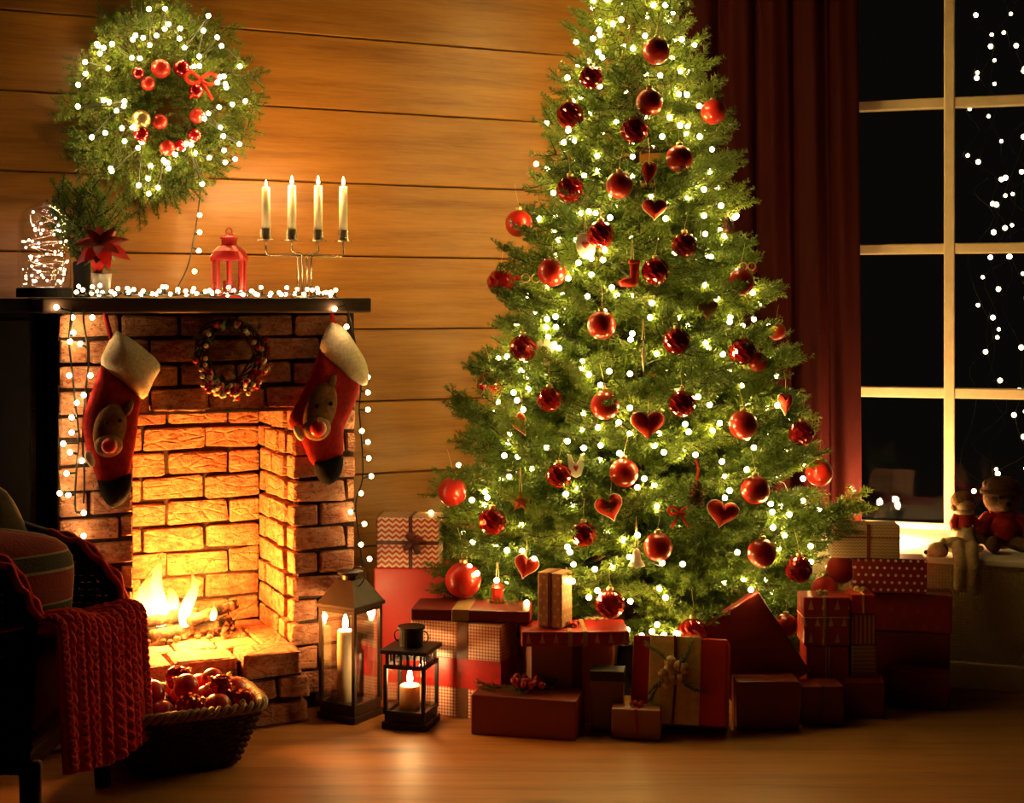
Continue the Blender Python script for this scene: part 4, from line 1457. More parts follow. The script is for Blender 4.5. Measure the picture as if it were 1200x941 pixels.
stocking('red stocking with wide cream cuff and black toe hanging on the left pillar', (124, 356), [(122, 352), (124, 372), (129, 393), (131, 400)],
         dens([(134, 386), (158, 403), (181, 428), (174, 448), (163, 469), (142, 449), (119, 427), (125, 405)], 3),
         dens([(121, 424), (142, 446), (160, 464), (158, 490), (155, 520), (150, 552), (146, 570), (122, 574), (112, 552), (103, 520), (100, 492), (108, 462)], 3),
         dens([(115, 562), (130, 560), (148, 553), (151, 572), (144, 588), (132, 595), (122, 586)], 3),
         (127, 502, 19, 30, 12), (125, 521, 9.5), [(106, 536, -22, 1), (146, 478, 20)], [(122, 494), (136, 492)])
stocking('red stocking with slim cream cuff and black toe hanging on the right pillar', (390, 360), [(388, 352), (388, 366), (392, 380)],
         dens([(388, 377), (402, 384), (416, 405), (428, 428), (428, 452), (410, 446), (392, 428), (376, 412), (380, 392)], 3),
         dens([(376, 408), (394, 424), (410, 440), (420, 455), (412, 480), (402, 505), (399, 540), (370, 546), (356, 516), (342, 492), (352, 468), (366, 436)], 3),
         dens([(368, 540), (384, 536), (400, 532), (399, 555), (386, 568), (374, 560)], 3),
         (374, 479, 19, 33, 18), (369, 500, 10), [(350, 505, -28, 1), (386, 448, 24)], [(368, 474), (383, 472)])

# ------------------------------------------------------------------ small twig wreath on the brickwork
y = FY - 0.03
P = wpt(lx(269, y), y, 0); P.z = Z_at(417, P.y); k = P.y / F
sw = thing('twig_wreath', 'small dark twig wreath with red and cream berries on the brickwork', 'wreath', P, TH)
m = MB()
for j in range(9):
    pp = []
    for q in range(36):
        a = 2 * PI * q / 36
        rr = 30 + 5 * math.sin(3 * a + j * 0.9) + (j - 4) * 1.1
        pp.append((rr * k * math.cos(a) / cs, 0.010 * math.sin(5 * a + j * 1.7), rr * 1.22 * k * math.sin(a)))
    m.tube(pp, 0.0028, 5, True)
m.build('twig_ring', M_bark, sw)
M_bc = M_plain('cream_berry', (0.80, 0.66, 0.40), 0.5)
mr = MB().ball((0, 0, 0), 3.4 * k, 8, 6).mesh('berry', [M_bauble('satin')], True); mc = MB().ball((0, 0, 0), 3.0 * k, 8, 6).mesh('berry', [M_bc], True)
r4 = random.Random(9)
for i in range(96):
    a = r4.gauss(-PI / 2, 1.15)
    rr = r4.uniform(27, 41)
    put('berry', mc if r4.random() < 0.5 else mr, sw, (rr * k * math.cos(a) / cs, -0.014 - r4.uniform(0, 0.012), rr * 1.22 * k * math.sin(a)))
lfm = leaf_mesh('leaf', 0.028, 0.008, M_leaf)
for i in range(34):
    a = r4.uniform(0, 2 * PI); rr = r4.uniform(26, 40)
    o = put('leaf', lfm, sw, (rr * k * math.cos(a) / cs, -0.012, rr * 1.22 * k * math.sin(a))); o.rotation_euler = (r4.uniform(0, 6), r4.uniform(0, 6), r4.uniform(0, 6))
m = MB(); m.tube([(0, 0, 36 * k), (0, 0, 58 * k)], 0.003, 5); m.build('hanger', M_bark, sw)

# ================================================================== lanterns on the floor
def glass_lantern(name, label, P, rz, W, Hb, roof, chimney, pil, pilr, fs, mat, power):
    """W: width, Hb: body height up to the eaves"""
    L = thing(name, label, 'lantern', P, rz)
    h = W / 2
    m = MB(); m.box((0, 0, 0.010), (W * 1.06, W * 1.06, 0.020)); m.box((0, 0, 0.030), (W * 0.96, W * 0.96, 0.020)); m.build('base', mat, L, bevel=0.002)
    b = W * 0.085
    for sx in (-1, 1):
        for sy in (-1, 1):
            m = MB(); m.box((sx * (h - b / 2), sy * (h - b / 2), (0.04 + Hb) / 2), (b, b, Hb - 0.04)); m.build('post', mat, L, bevel=0.001)
    for a in range(4):
        R_ = Matrix.Rotation(a * PI / 2, 3, 'Z')
        for zr_ in (Hb - b / 2, 0.04 + b / 2):
            m = MB(); m.box(R_ @ Vector((0, -(h - b / 2), zr_)), (W - 2 * b, b, b), R_); m.build('rail', mat, L)
        m = MB(); m.box(R_ @ Vector((0, -(h - b / 2), (0.04 + Hb) / 2)), (W - 2 * b, 0.0015, Hb - 0.04 - 2 * b), R_); m.build('pane', M_thin, L)
    roof(L, W, Hb, mat)
    c = thing('pillar_candle', pil[0], 'candle', P + Vector((-0.016 if pil[1] > 0.1 else -0.004, 0.008 if pil[1] > 0.1 else 0, 0.0405)), 0.0)
    hg = pil[1]
    m = MB(); m.lathe([(pilr, 0), (pilr, hg - 0.004), (pilr - 0.004, hg), (pilr * 0.5, hg - 0.004), (0, hg - 0.006)], 24); m.build('wax', M_wax, c, smooth=True)
    m = MB(); m.tube([(0, 0, hg - 0.006), (0.001, 0, hg + 0.006)], 0.0012, 5); m.build('wick', M_black, c)
    candle_flame(c, (0, 0, hg + 0.002), fs, power)
    return L


M_iron = M_plain('dark_bronze', (0.030, 0.014, 0.007), 0.42, 0.4, 0.2)
M_irb = M_plain('black_iron', (0.010, 0.009, 0.008), 0.45, 0.5, 0.2)


def roof_big(L, W, Hb, mat):
    m = MB(); m.box((0, 0, Hb + 0.006), (W * 1.10, W * 1.10, 0.012)); m.build('eave', mat, L, bevel=0.002)
    m = MB(); m.box((0, 0, Hb + 0.012 + 0.032), (W * 1.04, W * 1.04, 0.064), None, 0, 0.42); m.build('roof', mat, L)
    m = MB(); m.lathe([(W * 0.20, Hb + 0.074), (W * 0.20, Hb + 0.088), (W * 0.30, Hb + 0.092), (W * 0.28, Hb + 0.098), (0, Hb + 0.102)], 20); m.build('cowl', mat, L, smooth=False)
    m = MB(); m.tube([(0.030 * math.cos(a) + 0.02, 0.016 * math.sin(a), Hb + 0.082 + 0.028 * math.sin(a)) for a in [q * PI / 10 for q in range(20)]], 0.0022, 6, True); m.build('ring_handle', mat, L)


def roof_small(L, W, Hb, mat):
    for a in range(4):
        R_ = Matrix.Rotation(a * PI / 2, 3, 'Z')
        for q in range(6):
            m = MB(); m.box(R_ @ Vector((-W * 0.40 + W * 0.16 * q, -W * 0.46, Hb + 0.016)), (W * 0.055, W * 0.03, 0.032), R_); m.build('vent_bar', mat, L)
    m = MB(); m.box((0, 0, Hb + 0.037), (W * 1.12, W * 1.12, 0.012)); m.build('roof', mat, L, bevel=0.002)
    m = MB(); m.lathe([(W * 0.28, Hb + 0.043), (W * 0.28, Hb + 0.09), (W * 0.32, Hb + 0.092), (W * 0.32, Hb + 0.099), (0, Hb + 0.099)], 24); m.build('chimney', mat, L)
    for s in (-1, 1):
        m = MB(); m.tube([(s * W * 0.30 + s * 0.014 * max(0, math.sin(a)), 0, Hb + 0.070 + 0.016 * math.cos(a)) for a in [q * PI / 8 for q in range(9)]], 0.002, 6); m.build('ear', mat, L)


Yl = EYE * F / (846 - HY)
P = Vector((X_at(411, Yl + 0.06), Yl + 0.06, 0.0005))
glass_lantern('floor_lantern', 'tall dark bronze glass lantern standing by the hearth', P, math.radians(-32), 0.130, 0.318, roof_big, None, ('tall lit ivory pillar candle inside the bronze lantern', 0.205), 0.024, 1.5, M_iron, CANDLE_W * 1.5)
Yl = EYE * F / (855 - HY)
P = Vector((X_at(482, Yl + 0.05), Yl + 0.05, 0.0005))
glass_lantern('floor_lantern', 'shorter black iron lantern with round chimney in front of gingham gift', P, math.radians(-16), 0.122, 0.178, roof_small, None, ('short lit pillar candle inside the black lantern', 0.072), 0.029, 1.5, M_irb, CANDLE_W * 1.5)

# ================================================================== basket of baubles
BKC = Vector((-0.852, 3.748))
bk = thing('wicker_basket', 'dark wicker basket filled with red baubles by the hearth', 'basket', (BKC.x, BKC.y, 0.0005), TH)
M_wick = M_plain('brown_wicker', (0.060, 0.030, 0.012), 0.8, 0.0, 0.4, 70.0, 0.3)
bw, bd, tw, td, bh = 0.262, 0.185, 0.375, 0.285, 0.155


def rr_pt(t_, w, d, rad=0.045):
    """rounded rectangle perimeter, t in 0..1"""
    a = t_ * 2 * PI
    n_ = 5.0
    c, s = math.cos(a), math.sin(a)
    r = (abs(c) ** n_ + abs(s) ** n_) ** (-1 / n_)
    return Vector((w / 2 * r * c, d / 2 * r * s, 0))


m = MB(); NS = 60
vs = [rr_pt(i / NS, bw * 0.98, bd * 0.98) + Vector((0, 0, 0.004)) for i in range(NS)] + [rr_pt(i / NS, bw * 0.98, bd * 0.98) + Vector((0, 0, 0.012)) for i in range(NS)]
m.add(vs, [tuple(range(NS))[::-1], tuple(range(NS, 2 * NS))] + [(i, (i + 1) % NS, NS + (i + 1) % NS, NS + i) for i in range(NS)])
m.build('base', M_wick, bk)
NST = 44
sv = MB().tube([(0, 0, 0), (0, 0, 1)], 0.004, 5).mesh('stake', [M_wick])
for i in range(NST):
    a = rr_pt(i / NST, bw, bd); b = rr_pt(i / NST, tw, td)
    a.z = 0.004; b.z = bh
    d = b - a
    o = put('stake', sv, bk, a, d.to_track_quat('Z', 'Y').to_euler()); o.scale = (1, 1, d.length)
rows = 17
for r in range(rows):
    q = (r + 0.5) / rows
    w_, d_ = bw + (tw - bw) * q, bd + (td - bd) * q
    pp = []
    N = NST * 4
    for i in range(N):
        p = rr_pt(i / N, w_, d_)
        k_ = 1 + 0.045 * math.cos(i / N * NST * PI + (PI if r % 2 else 0))
        pp.append((p.x * k_, p.y * k_, 0.006 + (bh - 0.012) * q))
    m = MB(); m.tube(pp, 0.0046, 5, True); m.build('weaver', M_wick, bk)
for j in range(3):
    pp = []
    N = 220
    for i in range(N):
        p = rr_pt(i / N, tw + 0.006, td + 0.006)
        a = i / N * 2 * PI * 22 + j * 2 * PI / 3
        nrm = p.normalized()
        pp.append(p + nrm * 0.010 * math.cos(a) + Vector((0, 0, bh + 0.004 + 0.010 * math.sin(a))))
    m = MB(); m.tube(pp, 0.0062, 6, True); m.build('rim_strand', M_plain('pale_wicker', (0.26, 0.145, 0.055), 0.6), bk, smooth=True)
# the baubles: two layers of balls packed in the basket
r5 = random.Random(21)
balls = []
for (zz, nx_, ny_, fx_, fy_) in ((0.105, 5, 4, 0.30, 0.205), (0.150, 5, 3, 0.27, 0.17), (0.188, 3, 2, 0.17, 0.09)):
    for i in range(nx_):
        for j in range(ny_):
            r = r5.uniform(0.029, 0.037)
            balls.append([-fx_ / 2 + fx_ * i / max(1, nx_ - 1), -fy_ / 2 + fy_ * j / max(1, ny_ - 1), zz + r5.uniform(-0.004, 0.004), r])
for _ in range(60):
    for i in range(len(balls)):
        for j in range(i):
            a, b = balls[i], balls[j]
            d = Vector(a[:3]) - Vector(b[:3]); L = d.length; mn = a[3] + b[3] - 0.001
            if L < mn:
                d = d.normalized() * (mn - L) / 2
                for q in range(3): a[q] += d[q]; b[q] -= d[q]
        a = balls[i]
        qz = max(0, min(1, a[2] / bh)); W_ = (bw + (tw - bw) * qz) / 2 - a[3] - 0.008; D_ = (bd + (td - bd) * qz) / 2 - a[3] - 0.008
        a[0] = max(-W_, min(W_, a[0])); a[1] = max(-D_, min(D_, a[1])); a[2] = max(a[3] + 0.02, a[2])
vis = []
for b in balls:
    wp_ = BKC + UX * b[0] + VX * b[1]
    vis.append((wp_.x / wp_.y, b, wp_))
top = [v for v in vis if v[1][2] > 0.125]; rest = [v for v in vis if v[1][2] <= 0.125]
top.sort(key=lambda v: v[0])
for i, (sx, b, wp_) in enumerate(top):
    kd = 'satin' if i % 3 else 'faceted'
    if kd == 'faceted': lab = 'dark red faceted bauble heaped in the basket, %s faceted one from the left' % ORD[1 + i // 3]
    else: lab = 'smooth red bauble heaped in the wicker basket, %s smooth one from the left' % ORD[i - i // 3]
    bauble(Vector((wp_.x, wp_.y, b[2])), b[3], kd, lab, 'bauble', 'baubles in the basket', False, (r5.uniform(-1.2, 1.2), r5.uniform(-1.2, 1.2), r5.uniform(0, 6)))
m = MB()
vs = []
for q_, zz_, sc_ in ((0, 0.014, 0.90), (1, 0.06, 0.93), (2, 0.098, 0.90), (3, 0.108, 0.55)):
    for i in range(NS):
        qz = min(1, zz_ / bh)
        p = rr_pt(i / NS, (bw + (tw - bw) * qz) * sc_, (bd + (td - bd) * qz) * sc_); p.z = zz_ + 0.004 * math.sin(i * 1.9 + q_)
        vs.append(p)
fs_ = [(j * NS + i, j * NS + (i + 1) % NS, (j + 1) * NS + (i + 1) % NS, (j + 1) * NS + i) for j in range(3) for i in range(NS)] + [tuple(range(3 * NS, 4 * NS))]
m.add(vs, fs_); m.build('straw_filling', M_plain('straw', (0.20, 0.12, 0.05), 0.9, 0.0, 0.5, 160.0, 0.9), bk)

# ================================================================== armchair with cushion and throw
ch = thing('armchair', 'dark wicker tub armchair facing right in the left foreground', 'armchair', (-1.28, 3.30, 0.0005))
M_dw = M_plain('dark_wicker', (0.010, 0.006, 0.005), 0.8, 0.0, 0.4, 70.0, 0.3)
CO_ = Vector((-1.28, 3.30, 0.0005))


def rim(t_):
    """rim of the tub, t 0 = near arm front, 1 = far arm front (world)"""
    near = [(0.0, -0.950, 0.505), (0.05, -0.978, 0.560), (0.09, -1.012, 0.615), (0.15, -1.085, 0.655)]
    far = [(0.85, -1.13, 0.612), (0.90, -1.03, 0.578), (0.95, -0.945, 0.490), (1.0, -0.912, 0.375)]
    def ip(lst, t):
        for a, b in zip(lst, lst[1:]):
            if t <= b[0]:
                q = (t - a[0]) / (b[0] - a[0]); return (a[1] + (b[1] - a[1]) * q, a[2] + (b[2] - a[2]) * q)
        return lst[-1][1:]
    yn, yf = 3.03, 3.60
    if t_ <= 0.15:
        x, z = ip(near, t_); return Vector((x - 0.045, yn, z))
    if t_ >= 0.85:
        x, z = ip(far, t_); return Vector((x - 0.045, yf, z))
    q = (t_ - 0.15) / 0.70
    a = PI * q
    cxm = -1.13
    x = -0.045 + (-1.085 + (-1.13 + 1.085) * q) - 0.47 * math.sin(a) ** 0.9
    y_ = (yn + yf) / 2 - (yf - yn) / 2 * math.copysign(abs(math.cos(a)) ** 0.55, math.cos(a))
    z = 0.655 + (0.612 - 0.655) * q + 0.30 * math.sin(a) ** 1.2
    return Vector((x, y_, z))


NR = 80
rp = [rim(i / NR) - CO_ for i in range(NR + 1)]
m = MB(); m.tube(rp, 0.021, 8); m.build('rim', M_dw, ch, smooth=True)
# woven wall below the rim: horizontal weavers and stakes
for i in range(0, NR + 1, 1):
    p = rp[i]
    b = Vector((p.x * 0.93, p.y * 0.97, 0.20))
    m = MB(); m.tube([p, p.lerp(b, 0.5), b], 0.0048, 5); m.build('stake', M_dw, ch)
for r in range(30):
    z = 0.205 + r * 0.0165
    seg = []
    for i in range(NR + 1):
        p = rp[i]
        if p.z > z + 0.012:
            b = Vector((p.x * 0.93, p.y * 0.97, 0.20))
            q = (z - 0.20) / (p.z - 0.20)
            w = b.lerp(p, q)
            nrm = Vector((w.x, w.y, 0)).normalized()
            seg.append(w + nrm * (0.0055 if (i + r) % 2 else -0.0055))
        else:
            if len(seg) > 3:
                m = MB(); m.tube(seg, 0.0082, 5); m.build('weaver', M_dw, ch)
            seg = []
    if len(seg) > 3:
        m = MB(); m.tube(seg, 0.0082, 5); m.build('weaver', M_dw, ch)
m = MB()
fp_ = [rim(0.0) - CO_, rim(0.0) - CO_, rim(1.0) - CO_]
m.box((-0.065, 0.012, 0.215), (0.66, 0.53, 0.05)); m.build('seat_frame', M_dw, ch, bevel=0.01)
m = MB(); m.box((-0.05, 0.012, 0.32), (0.60, 0.48, 0.155)); m.build('seat_cushion', M_plain('dark_seat_fabric', (0.03, 0.012, 0.010), 0.9), ch, bevel=0.035, seg=4)
for lx_, ly_ in ((0.262, -0.235), (0.27, 0.255), (-0.33, -0.20), (-0.33, 0.22)):
    m = MB(); m.tube([(lx_, ly_, 0.215), (lx_ * 1.02, ly_ * 1.03, 0.0)], [0.024, 0.019], 10); m.build('leg', M_dw, ch, smooth=True)

# striped cushion
t = NT('striped_wool')
v = t.xyz(t.coord())
sgn = t.math('FRACT', t.math('MULTIPLY', v[2], 9.0))
band = t.ramp(sgn, [(0.0, (0.20, 0.012, 0.012)), (0.34, (0.13, 0.01, 0.012)), (0.36, (0.28, 0.20, 0.10)), (0.42, (0.035, 0.03, 0.02)), (0.70, (0.03, 0.028, 0.02)), (0.72, (0.26, 0.18, 0.09)), (0.76, (0.18, 0.012, 0.012))])
t.t.nodes[-1].color_ramp.interpolation = 'CONSTANT'
t.pr(band, 0.9, 0.0, t.bump(t.noise(t.coord(), 160.0), 0.5, 0.004))
M_stripe = t.m
cu_ = thing('cushion', 'dark red striped cushion leaning in the wicker armchair', 'cushion', (X_at(0, 3.36), 3.36, 0.395))
sq = []
for i in range(40):
    a = 2 * PI * i / 40
    r = (abs(math.cos(a)) ** 4 + abs(math.sin(a)) ** 4) ** (-0.25)
    sq.append((0.155 * r * math.cos(a), 0.155 * r * math.sin(a) + 0.155))
Rc = Matrix.Rotation(math.radians(38), 3, 'Z') @ Matrix.Rotation(math.radians(12), 3, 'Y') @ Matrix.Rotation(math.radians(-18), 3, 'X')
sq = [(x * 1.05, z * 0.86) for x, z in sq]
m = MB(); m.puffy(sq, 0.060, R=Rc); m.build('cover', M_stripe, cu_, smooth=True)
m = MB(); m.tube([Rc @ Vector((x, 0, z)) for x, z in sq], 0.004, 5, True); m.build('piping', M_plain('beige_piping', (0.35, 0.25, 0.14), 0.8), cu_, smooth=True)
cu2 = thing('cushion', 'plain dark cushion at the back of the wicker armchair', 'cushion', (X_at(-4, 3.50), 3.50, 0.43))
Rc2 = Matrix.Rotation(math.radians(50), 3, 'Z') @ Matrix.Rotation(math.radians(-20), 3, 'Y') @ Matrix.Rotation(math.radians(-10), 3, 'X')
sq = [(x / 1.05, z / 0.86) for x, z in sq]
m = MB(); m.puffy(sq, 0.06, R=Rc2); m.build('cover', M_plain('dark_grey_wool', (0.05, 0.04, 0.03), 0.95), cu2, smooth=True)
m = MB(); m.tube([Rc2 @ Vector((x, 0, z)) for x, z in sq], 0.004, 5, True); m.build('piping', M_plain('beige_piping', (0.35, 0.25, 0.14), 0.8), cu2, smooth=True)

# knitted throw over the seat front and the arm fronts
M_knit = M_plain('red_knit', (0.50, 0.024, 0.016), 0.9, 0.0, 0.25, 200.0, 0.6)
thr = thing('knitted_throw', 'cable-knit red throw draped over the front of the armchair', 'blanket', (-0.93, 3.30, 0.0))
TO = Vector((-0.93, 3.30, 0.0))


def drape(u, w):
    """u 0..1 from near to far, w 0..1 from the seat over the front edge down"""
    yy = 3.015 + 0.60 * u
    xf = -0.975 + 0.028 * u                       # front line
    ze = 0.522 - 0.095 * u + 0.012 * math.sin(u * 9)
    hem = 0.205 - 0.10 * u - 0.02 * math.sin(u * PI)
    wv = 0.010 * math.sin(u * 34) + 0.005 * math.sin(u * 77)
    if w < 0.30:
        q = w / 0.30
        return Vector((xf - 0.15 * (1 - q) + 0.004, yy, ze - 0.035 * (1 - q)))
    if w < 0.42:
        a = (w - 0.30) / 0.12 * PI / 2
        return Vector((xf + 0.004 + 0.026 * math.sin(a), yy, ze - 0.026 + 0.026 * math.cos(a)))
    q = (w - 0.42) / 0.58
    return Vector((xf + 0.030 + wv * q + 0.012 * q, yy, (ze - 0.026) + (hem - (ze - 0.026)) * q))


nu, nw_ = 60, 46
vs = [drape(i / nu, j / nw_) - TO for j in range(nw_ + 1) for i in range(nu + 1)]
fs_ = [(j * (nu + 1) + i, j * (nu + 1) + i + 1, (j + 1) * (nu + 1) + i + 1, (j + 1) * (nu + 1) + i) for j in range(nw_) for i in range(nu)]
m = MB(); m.add(vs, fs_); o = m.build('ground_knit', M_knit, thr, smooth=True)
s_ = o.modifiers.new('thick', 'SOLIDIFY'); s_.thickness = 0.005; s_.offset = 0
NC = 13
for c in range(NC):
    u0 = (c + 0.5) / NC
    for j in range(3 if c % 2 == 0 else 2):
        ns = 3 if c % 2 == 0 else 2
        pp = []
        for i in range(100):
            w = 0.02 + 0.97 * i / 99
            a = i * 0.62 + j * 2 * PI / ns
            du = 0.021 * math.sin(a) if ns == 3 else 0.014 * math.sin(a)
            p = drape(min(1, max(0, u0 + du)), w)
            p2 = drape(min(1, max(0, u0 + du)), min(1, w + 0.01)); tv = (p2 - p)
            nrm = Vector((-tv.z, 0, tv.x)); nrm = nrm.normalized() if nrm.length > 1e-9 else Vector((1, 0, 0))
            if nrm.x < 0 and nrm.z < 0: nrm = -nrm
            pp.append(p + nrm * (0.006 + 0.004 * math.cos(a * (2 if ns == 3 else 1))) - TO)
        m = MB(); m.tube(pp, 0.0055, 5); m.build('cable_strand', M_knit, thr, smooth=True)
# border running up over both arm fronts
for pts_ in ([rim(q / 20 * 0.17) for q in range(21)], [rim(1 - q / 20 * 0.14) for q in range(21)]):
    for j in range(2):
        pp = [p + Vector((0.012, -0.016 + 0.026 * j, 0.020 if pts_[0].y < 3.2 else 0.014)) + Vector((0, 0.006 * math.sin(i * 1.3 + j * PI), 0.004 * math.cos(i * 1.3 + j * PI))) - TO for i, p in enumerate(pts_)]
        m = MB(); m.tube(smooth_path(pp, 3), 0.0085, 6); m.build('border_strand', M_knit, thr, smooth=True)

# ================================================================== wrapped gifts
RED = (0.34, 0.013, 0.010); DRED = (0.17, 0.007, 0.006); BRIGHT = (0.56, 0.025, 0.014)
KRAFT = (0.44, 0.27, 0.12); CREAM = (0.74, 0.58, 0.36)


@cached
def M_wrap(kind, a, b):
    """wrapping paper: plain, chevron, dots, gingham, stripes, trees, knit"""
    t = NT('wrap_' + kind)
    co = t.coord()
    v = t.xyz(co)
    h = t.math('ADD', v[0], v[1])
    n = t.noise(co, 40.0, 3.0)
    bump = t.bump(t.noise(co, 22.0, 3.0), 0.10, 0.01)
    if kind == 'plain':
        f = t.math('MULTIPLY', n, 0.35)
    elif kind == 'chevron':
        tri = t.math('ABSOLUTE', t.math('SUBTRACT', t.math('FRACT', t.math('MULTIPLY', h, 45.0)), 0.5))
        f = t.math('GREATER_THAN', t.math('FRACT', t.math('ADD', t.math('MULTIPLY', v[2], 62.0), t.math('MULTIPLY', tri, 1.1))), 0.52)
    elif kind == 'dots':
        s = 46.0
        row = t.math('FLOOR', t.math('MULTIPLY', v[2], s))
        fx = t.math('SUBTRACT', t.math('FRACT', t.math('ADD', t.math('MULTIPLY', h, s), t.math('MULTIPLY', row, 0.5))), 0.5)
        fz = t.math('SUBTRACT', t.math('FRACT', t.math('MULTIPLY', v[2], s)), 0.5)
        d = t.math('SQRT', t.math('ADD', t.math('MULTIPLY', fx, fx), t.math('MULTIPLY', fz, fz)))
        f = t.math('LESS_THAN', d, 0.20)
    elif kind == 'gingham':
        g1 = t.math('GREATER_THAN', t.math('FRACT', t.math('MULTIPLY', h, 110.0)), 0.5)
        g2 = t.math('GREATER_THAN', t.math('FRACT', t.math('MULTIPLY', v[2], 110.0)), 0.5)
        f = t.math('MULTIPLY', t.math('ADD', g1, g2), 0.5)
    elif kind == 'stripes':
        f = t.math('GREATER_THAN', t.math('FRACT', t.math('MULTIPLY', v[2], 85.0)), 0.62)
    elif kind == 'bars':
        f = t.math('GREATER_THAN', t.math('FRACT', t.math('MULTIPLY', h, 80.0)), 0.5)
    elif kind == 'trees':
        s = 26.0
        row = t.math('FLOOR', t.math('MULTIPLY', v[2], s * 0.8))
        fx = t.math('ABSOLUTE', t.math('SUBTRACT', t.math('FRACT', t.math('ADD', t.math('MULTIPLY', h, s), t.math('MULTIPLY', row, 0.5))), 0.5))
        fz = t.math('FRACT', t.math('MULTIPLY', v[2], s * 0.8))
        f = t.math('MULTIPLY', t.math('LESS_THAN', fx, t.math('MULTIPLY', t.math('SUBTRACT', 0.8, fz), 0.33)), t.math('GREATER_THAN', fz, 0.18))
        f = t.math('MULTIPLY', f, 0.6)
    elif kind == 'knit':
        tri = t.math('ABSOLUTE', t.math('SUBTRACT', t.math('FRACT', t.math('MULTIPLY', h, 90.0)), 0.5))
        f = t.math('FRACT', t.math('ADD', t.math('MULTIPLY', v[2], 110.0), tri))
    c = t.mix(f, a, b)
    p = t.pr(c, 0.48, 0.0, bump)
    p.inputs['Coat Weight'].default_value = 0.12; p.inputs['Coat Roughness'].default_value = 0.3
    return t.m


@cached
def M_ribbon(name, col):
    return M_plain('ribbon_' + name, col, 0.38, 0.0, 0.15, 50.0, 0.1)


def rounded_box(w, d, h, mat, parent, name='box', z=0.0, bev=0.004):
    m = MB(); m.box((0, 0, h / 2 + z), (w, d, h)); return m.build(name, mat, parent, bevel=bev)


def bow(parent, c, s, mat, R=None):
    m = MB()
    for a in range(4):
        ang = a * PI / 2 + 0.5
        d = Vector((math.cos(ang), math.sin(ang), 0)); w = Vector((-d.y, d.x, 0))
        path = smooth_path([(0, 0, 0), d * s * 0.6 + Vector((0, 0, s * 0.55)), d * s + Vector((0, 0, s * 0.35)), d * s * 0.7 + Vector((0, 0, s * 0.02)), (0, 0, 0)], 4)
        hw = s * 0.24
        vs = []
        for p in path:
            for q in (-1, 1):
                u = Vector(p) + w * hw * q
                if R is not None: u = R @ u
                vs.append(u + Vector(c))
        m.add(vs, [(2 * i, 2 * i + 1, 2 * i + 3, 2 * i + 2) for i in range(len(path) - 1)])
    m.ball(c, s * 0.22, 10, 8)
    o = m.build('bow', mat, parent, smooth=True)
    so = o.modifiers.new('thick', 'SOLIDIFY'); so.thickness = 0.0012


GIFTS = {}


def gift(key, label, px0, px1, ytop, Y, z0, depth, rot, mat, ribbons=(), bowc=None, lid=None, z1=None):
    """front-face pixels at distance Y standing on height z0; ribbons: (axis, offset, width, material)"""
    w = (px1 - px0) / F * Y
    zt = Z_at(ytop, Y) if z1 is None else z1
    h = zt - z0
    cx = X_at((px0 + px1) / 2, Y)
    r = math.radians(rot)
    # keep the projected width: front face shares it with the side when turned
    w2 = max(0.03, (w - depth * abs(math.sin(r))) / math.cos(r)) if abs(rot) > 3 else w
    near = (w2 * abs(math.sin(r)) + depth * math.cos(r)) / 2
    g = thing('gift_box', label, 'gift', (cx, Y + near, z0 + 0.0005), r, 'wrapped gifts under the tree')
    rounded_box(w2, depth, h, mat, g, 'box')
    e = 0.0015
    for ax, off, rw, rm in ribbons:
        m = MB()
        if ax == 'v':     # vertical band over front, top, back
            m.box((off * w2, 0, (h + e) / 2), (rw, depth + 2 * e, h + e))
        elif ax == 'h':   # horizontal band round the sides
            m.box((0, 0, h * (0.5 + off)), (w2 + 2 * e, depth + 2 * e, rw))
        elif ax == 's':   # band over sides and top
            m.box((0, off * depth, (h + e) / 2), (w2 + 2 * e, rw, h + e))
        m.build('ribbon', rm, g, bevel=0.001, seg=1)
    if lid:
        m = MB(); m.box((0, 0, h - lid[0] / 2 + 0.0015), (w2 + 0.006, depth + 0.006, lid[0])); m.build('lid', lid[1], g, bevel=0.002)
    if bowc:
        bow(g, (bowc[0] * w2, bowc[1] * depth, h + 0.002), bowc[2], bowc[3])
    GIFTS[key] = (g, z0 + h, w2, depth, h)
    return g


rk = M_ribbon('kraft', (0.40, 0.25, 0.10)); rd = M_ribbon('dark', (0.10, 0.02, 0.015)); rr_ = M_ribbon('red', (0.42, 0.02, 0.015)); rg = M_ribbon('gold', (0.78, 0.54, 0.19)); rc = M_ribbon('string', (0.70, 0.58, 0.38))
P_ = lambda c, b=None: M_wrap('plain', c, b or tuple(q * 1.25 for q in c))

# left stack
gift('red', 'large plain bright red gift box behind the bronze lantern', 437, 556, 668, 4.42, 0.0, 0.20, -6, P_(BRIGHT))
gift('chev', 'zigzag red and cream gift on top of the big red box', 441, 517, 607, 4.44, GIFTS['red'][1], 0.13, -4, M_wrap('chevron', (0.50, 0.03, 0.02), CREAM), [('v', 0.05, 0.012, rd), ('h', 0.0, 0.012, rd)])
_g = GIFTS['chev'][0]; bow(_g, (0.02, -0.070, GIFTS['chev'][4] * 0.5), 0.034, rd, Matrix.Rotation(PI / 2, 3, 'X'))
gift('ging', 'red and white gingham gift box behind the small black lantern', 478, 607, 734, 4.10, 0.0, 0.13, -22, M_wrap('gingham', (0.50, 0.03, 0.02), (0.80, 0.66, 0.44)), [('v', 0.08, 0.034, M_ribbon('brown', (0.16, 0.07, 0.035))), ('h', -0.03, 0.085, M_ribbon('scarlet', (0.55, 0.02, 0.015)))])
gift('lid', 'flat dark red gift with broad kraft band lying on the gingham box', 480, 628, 717, 4.13, GIFTS['ging'][1] + 0.002, 0.16, -6, P_(DRED), [('v', -0.08, 0.05, rk)])
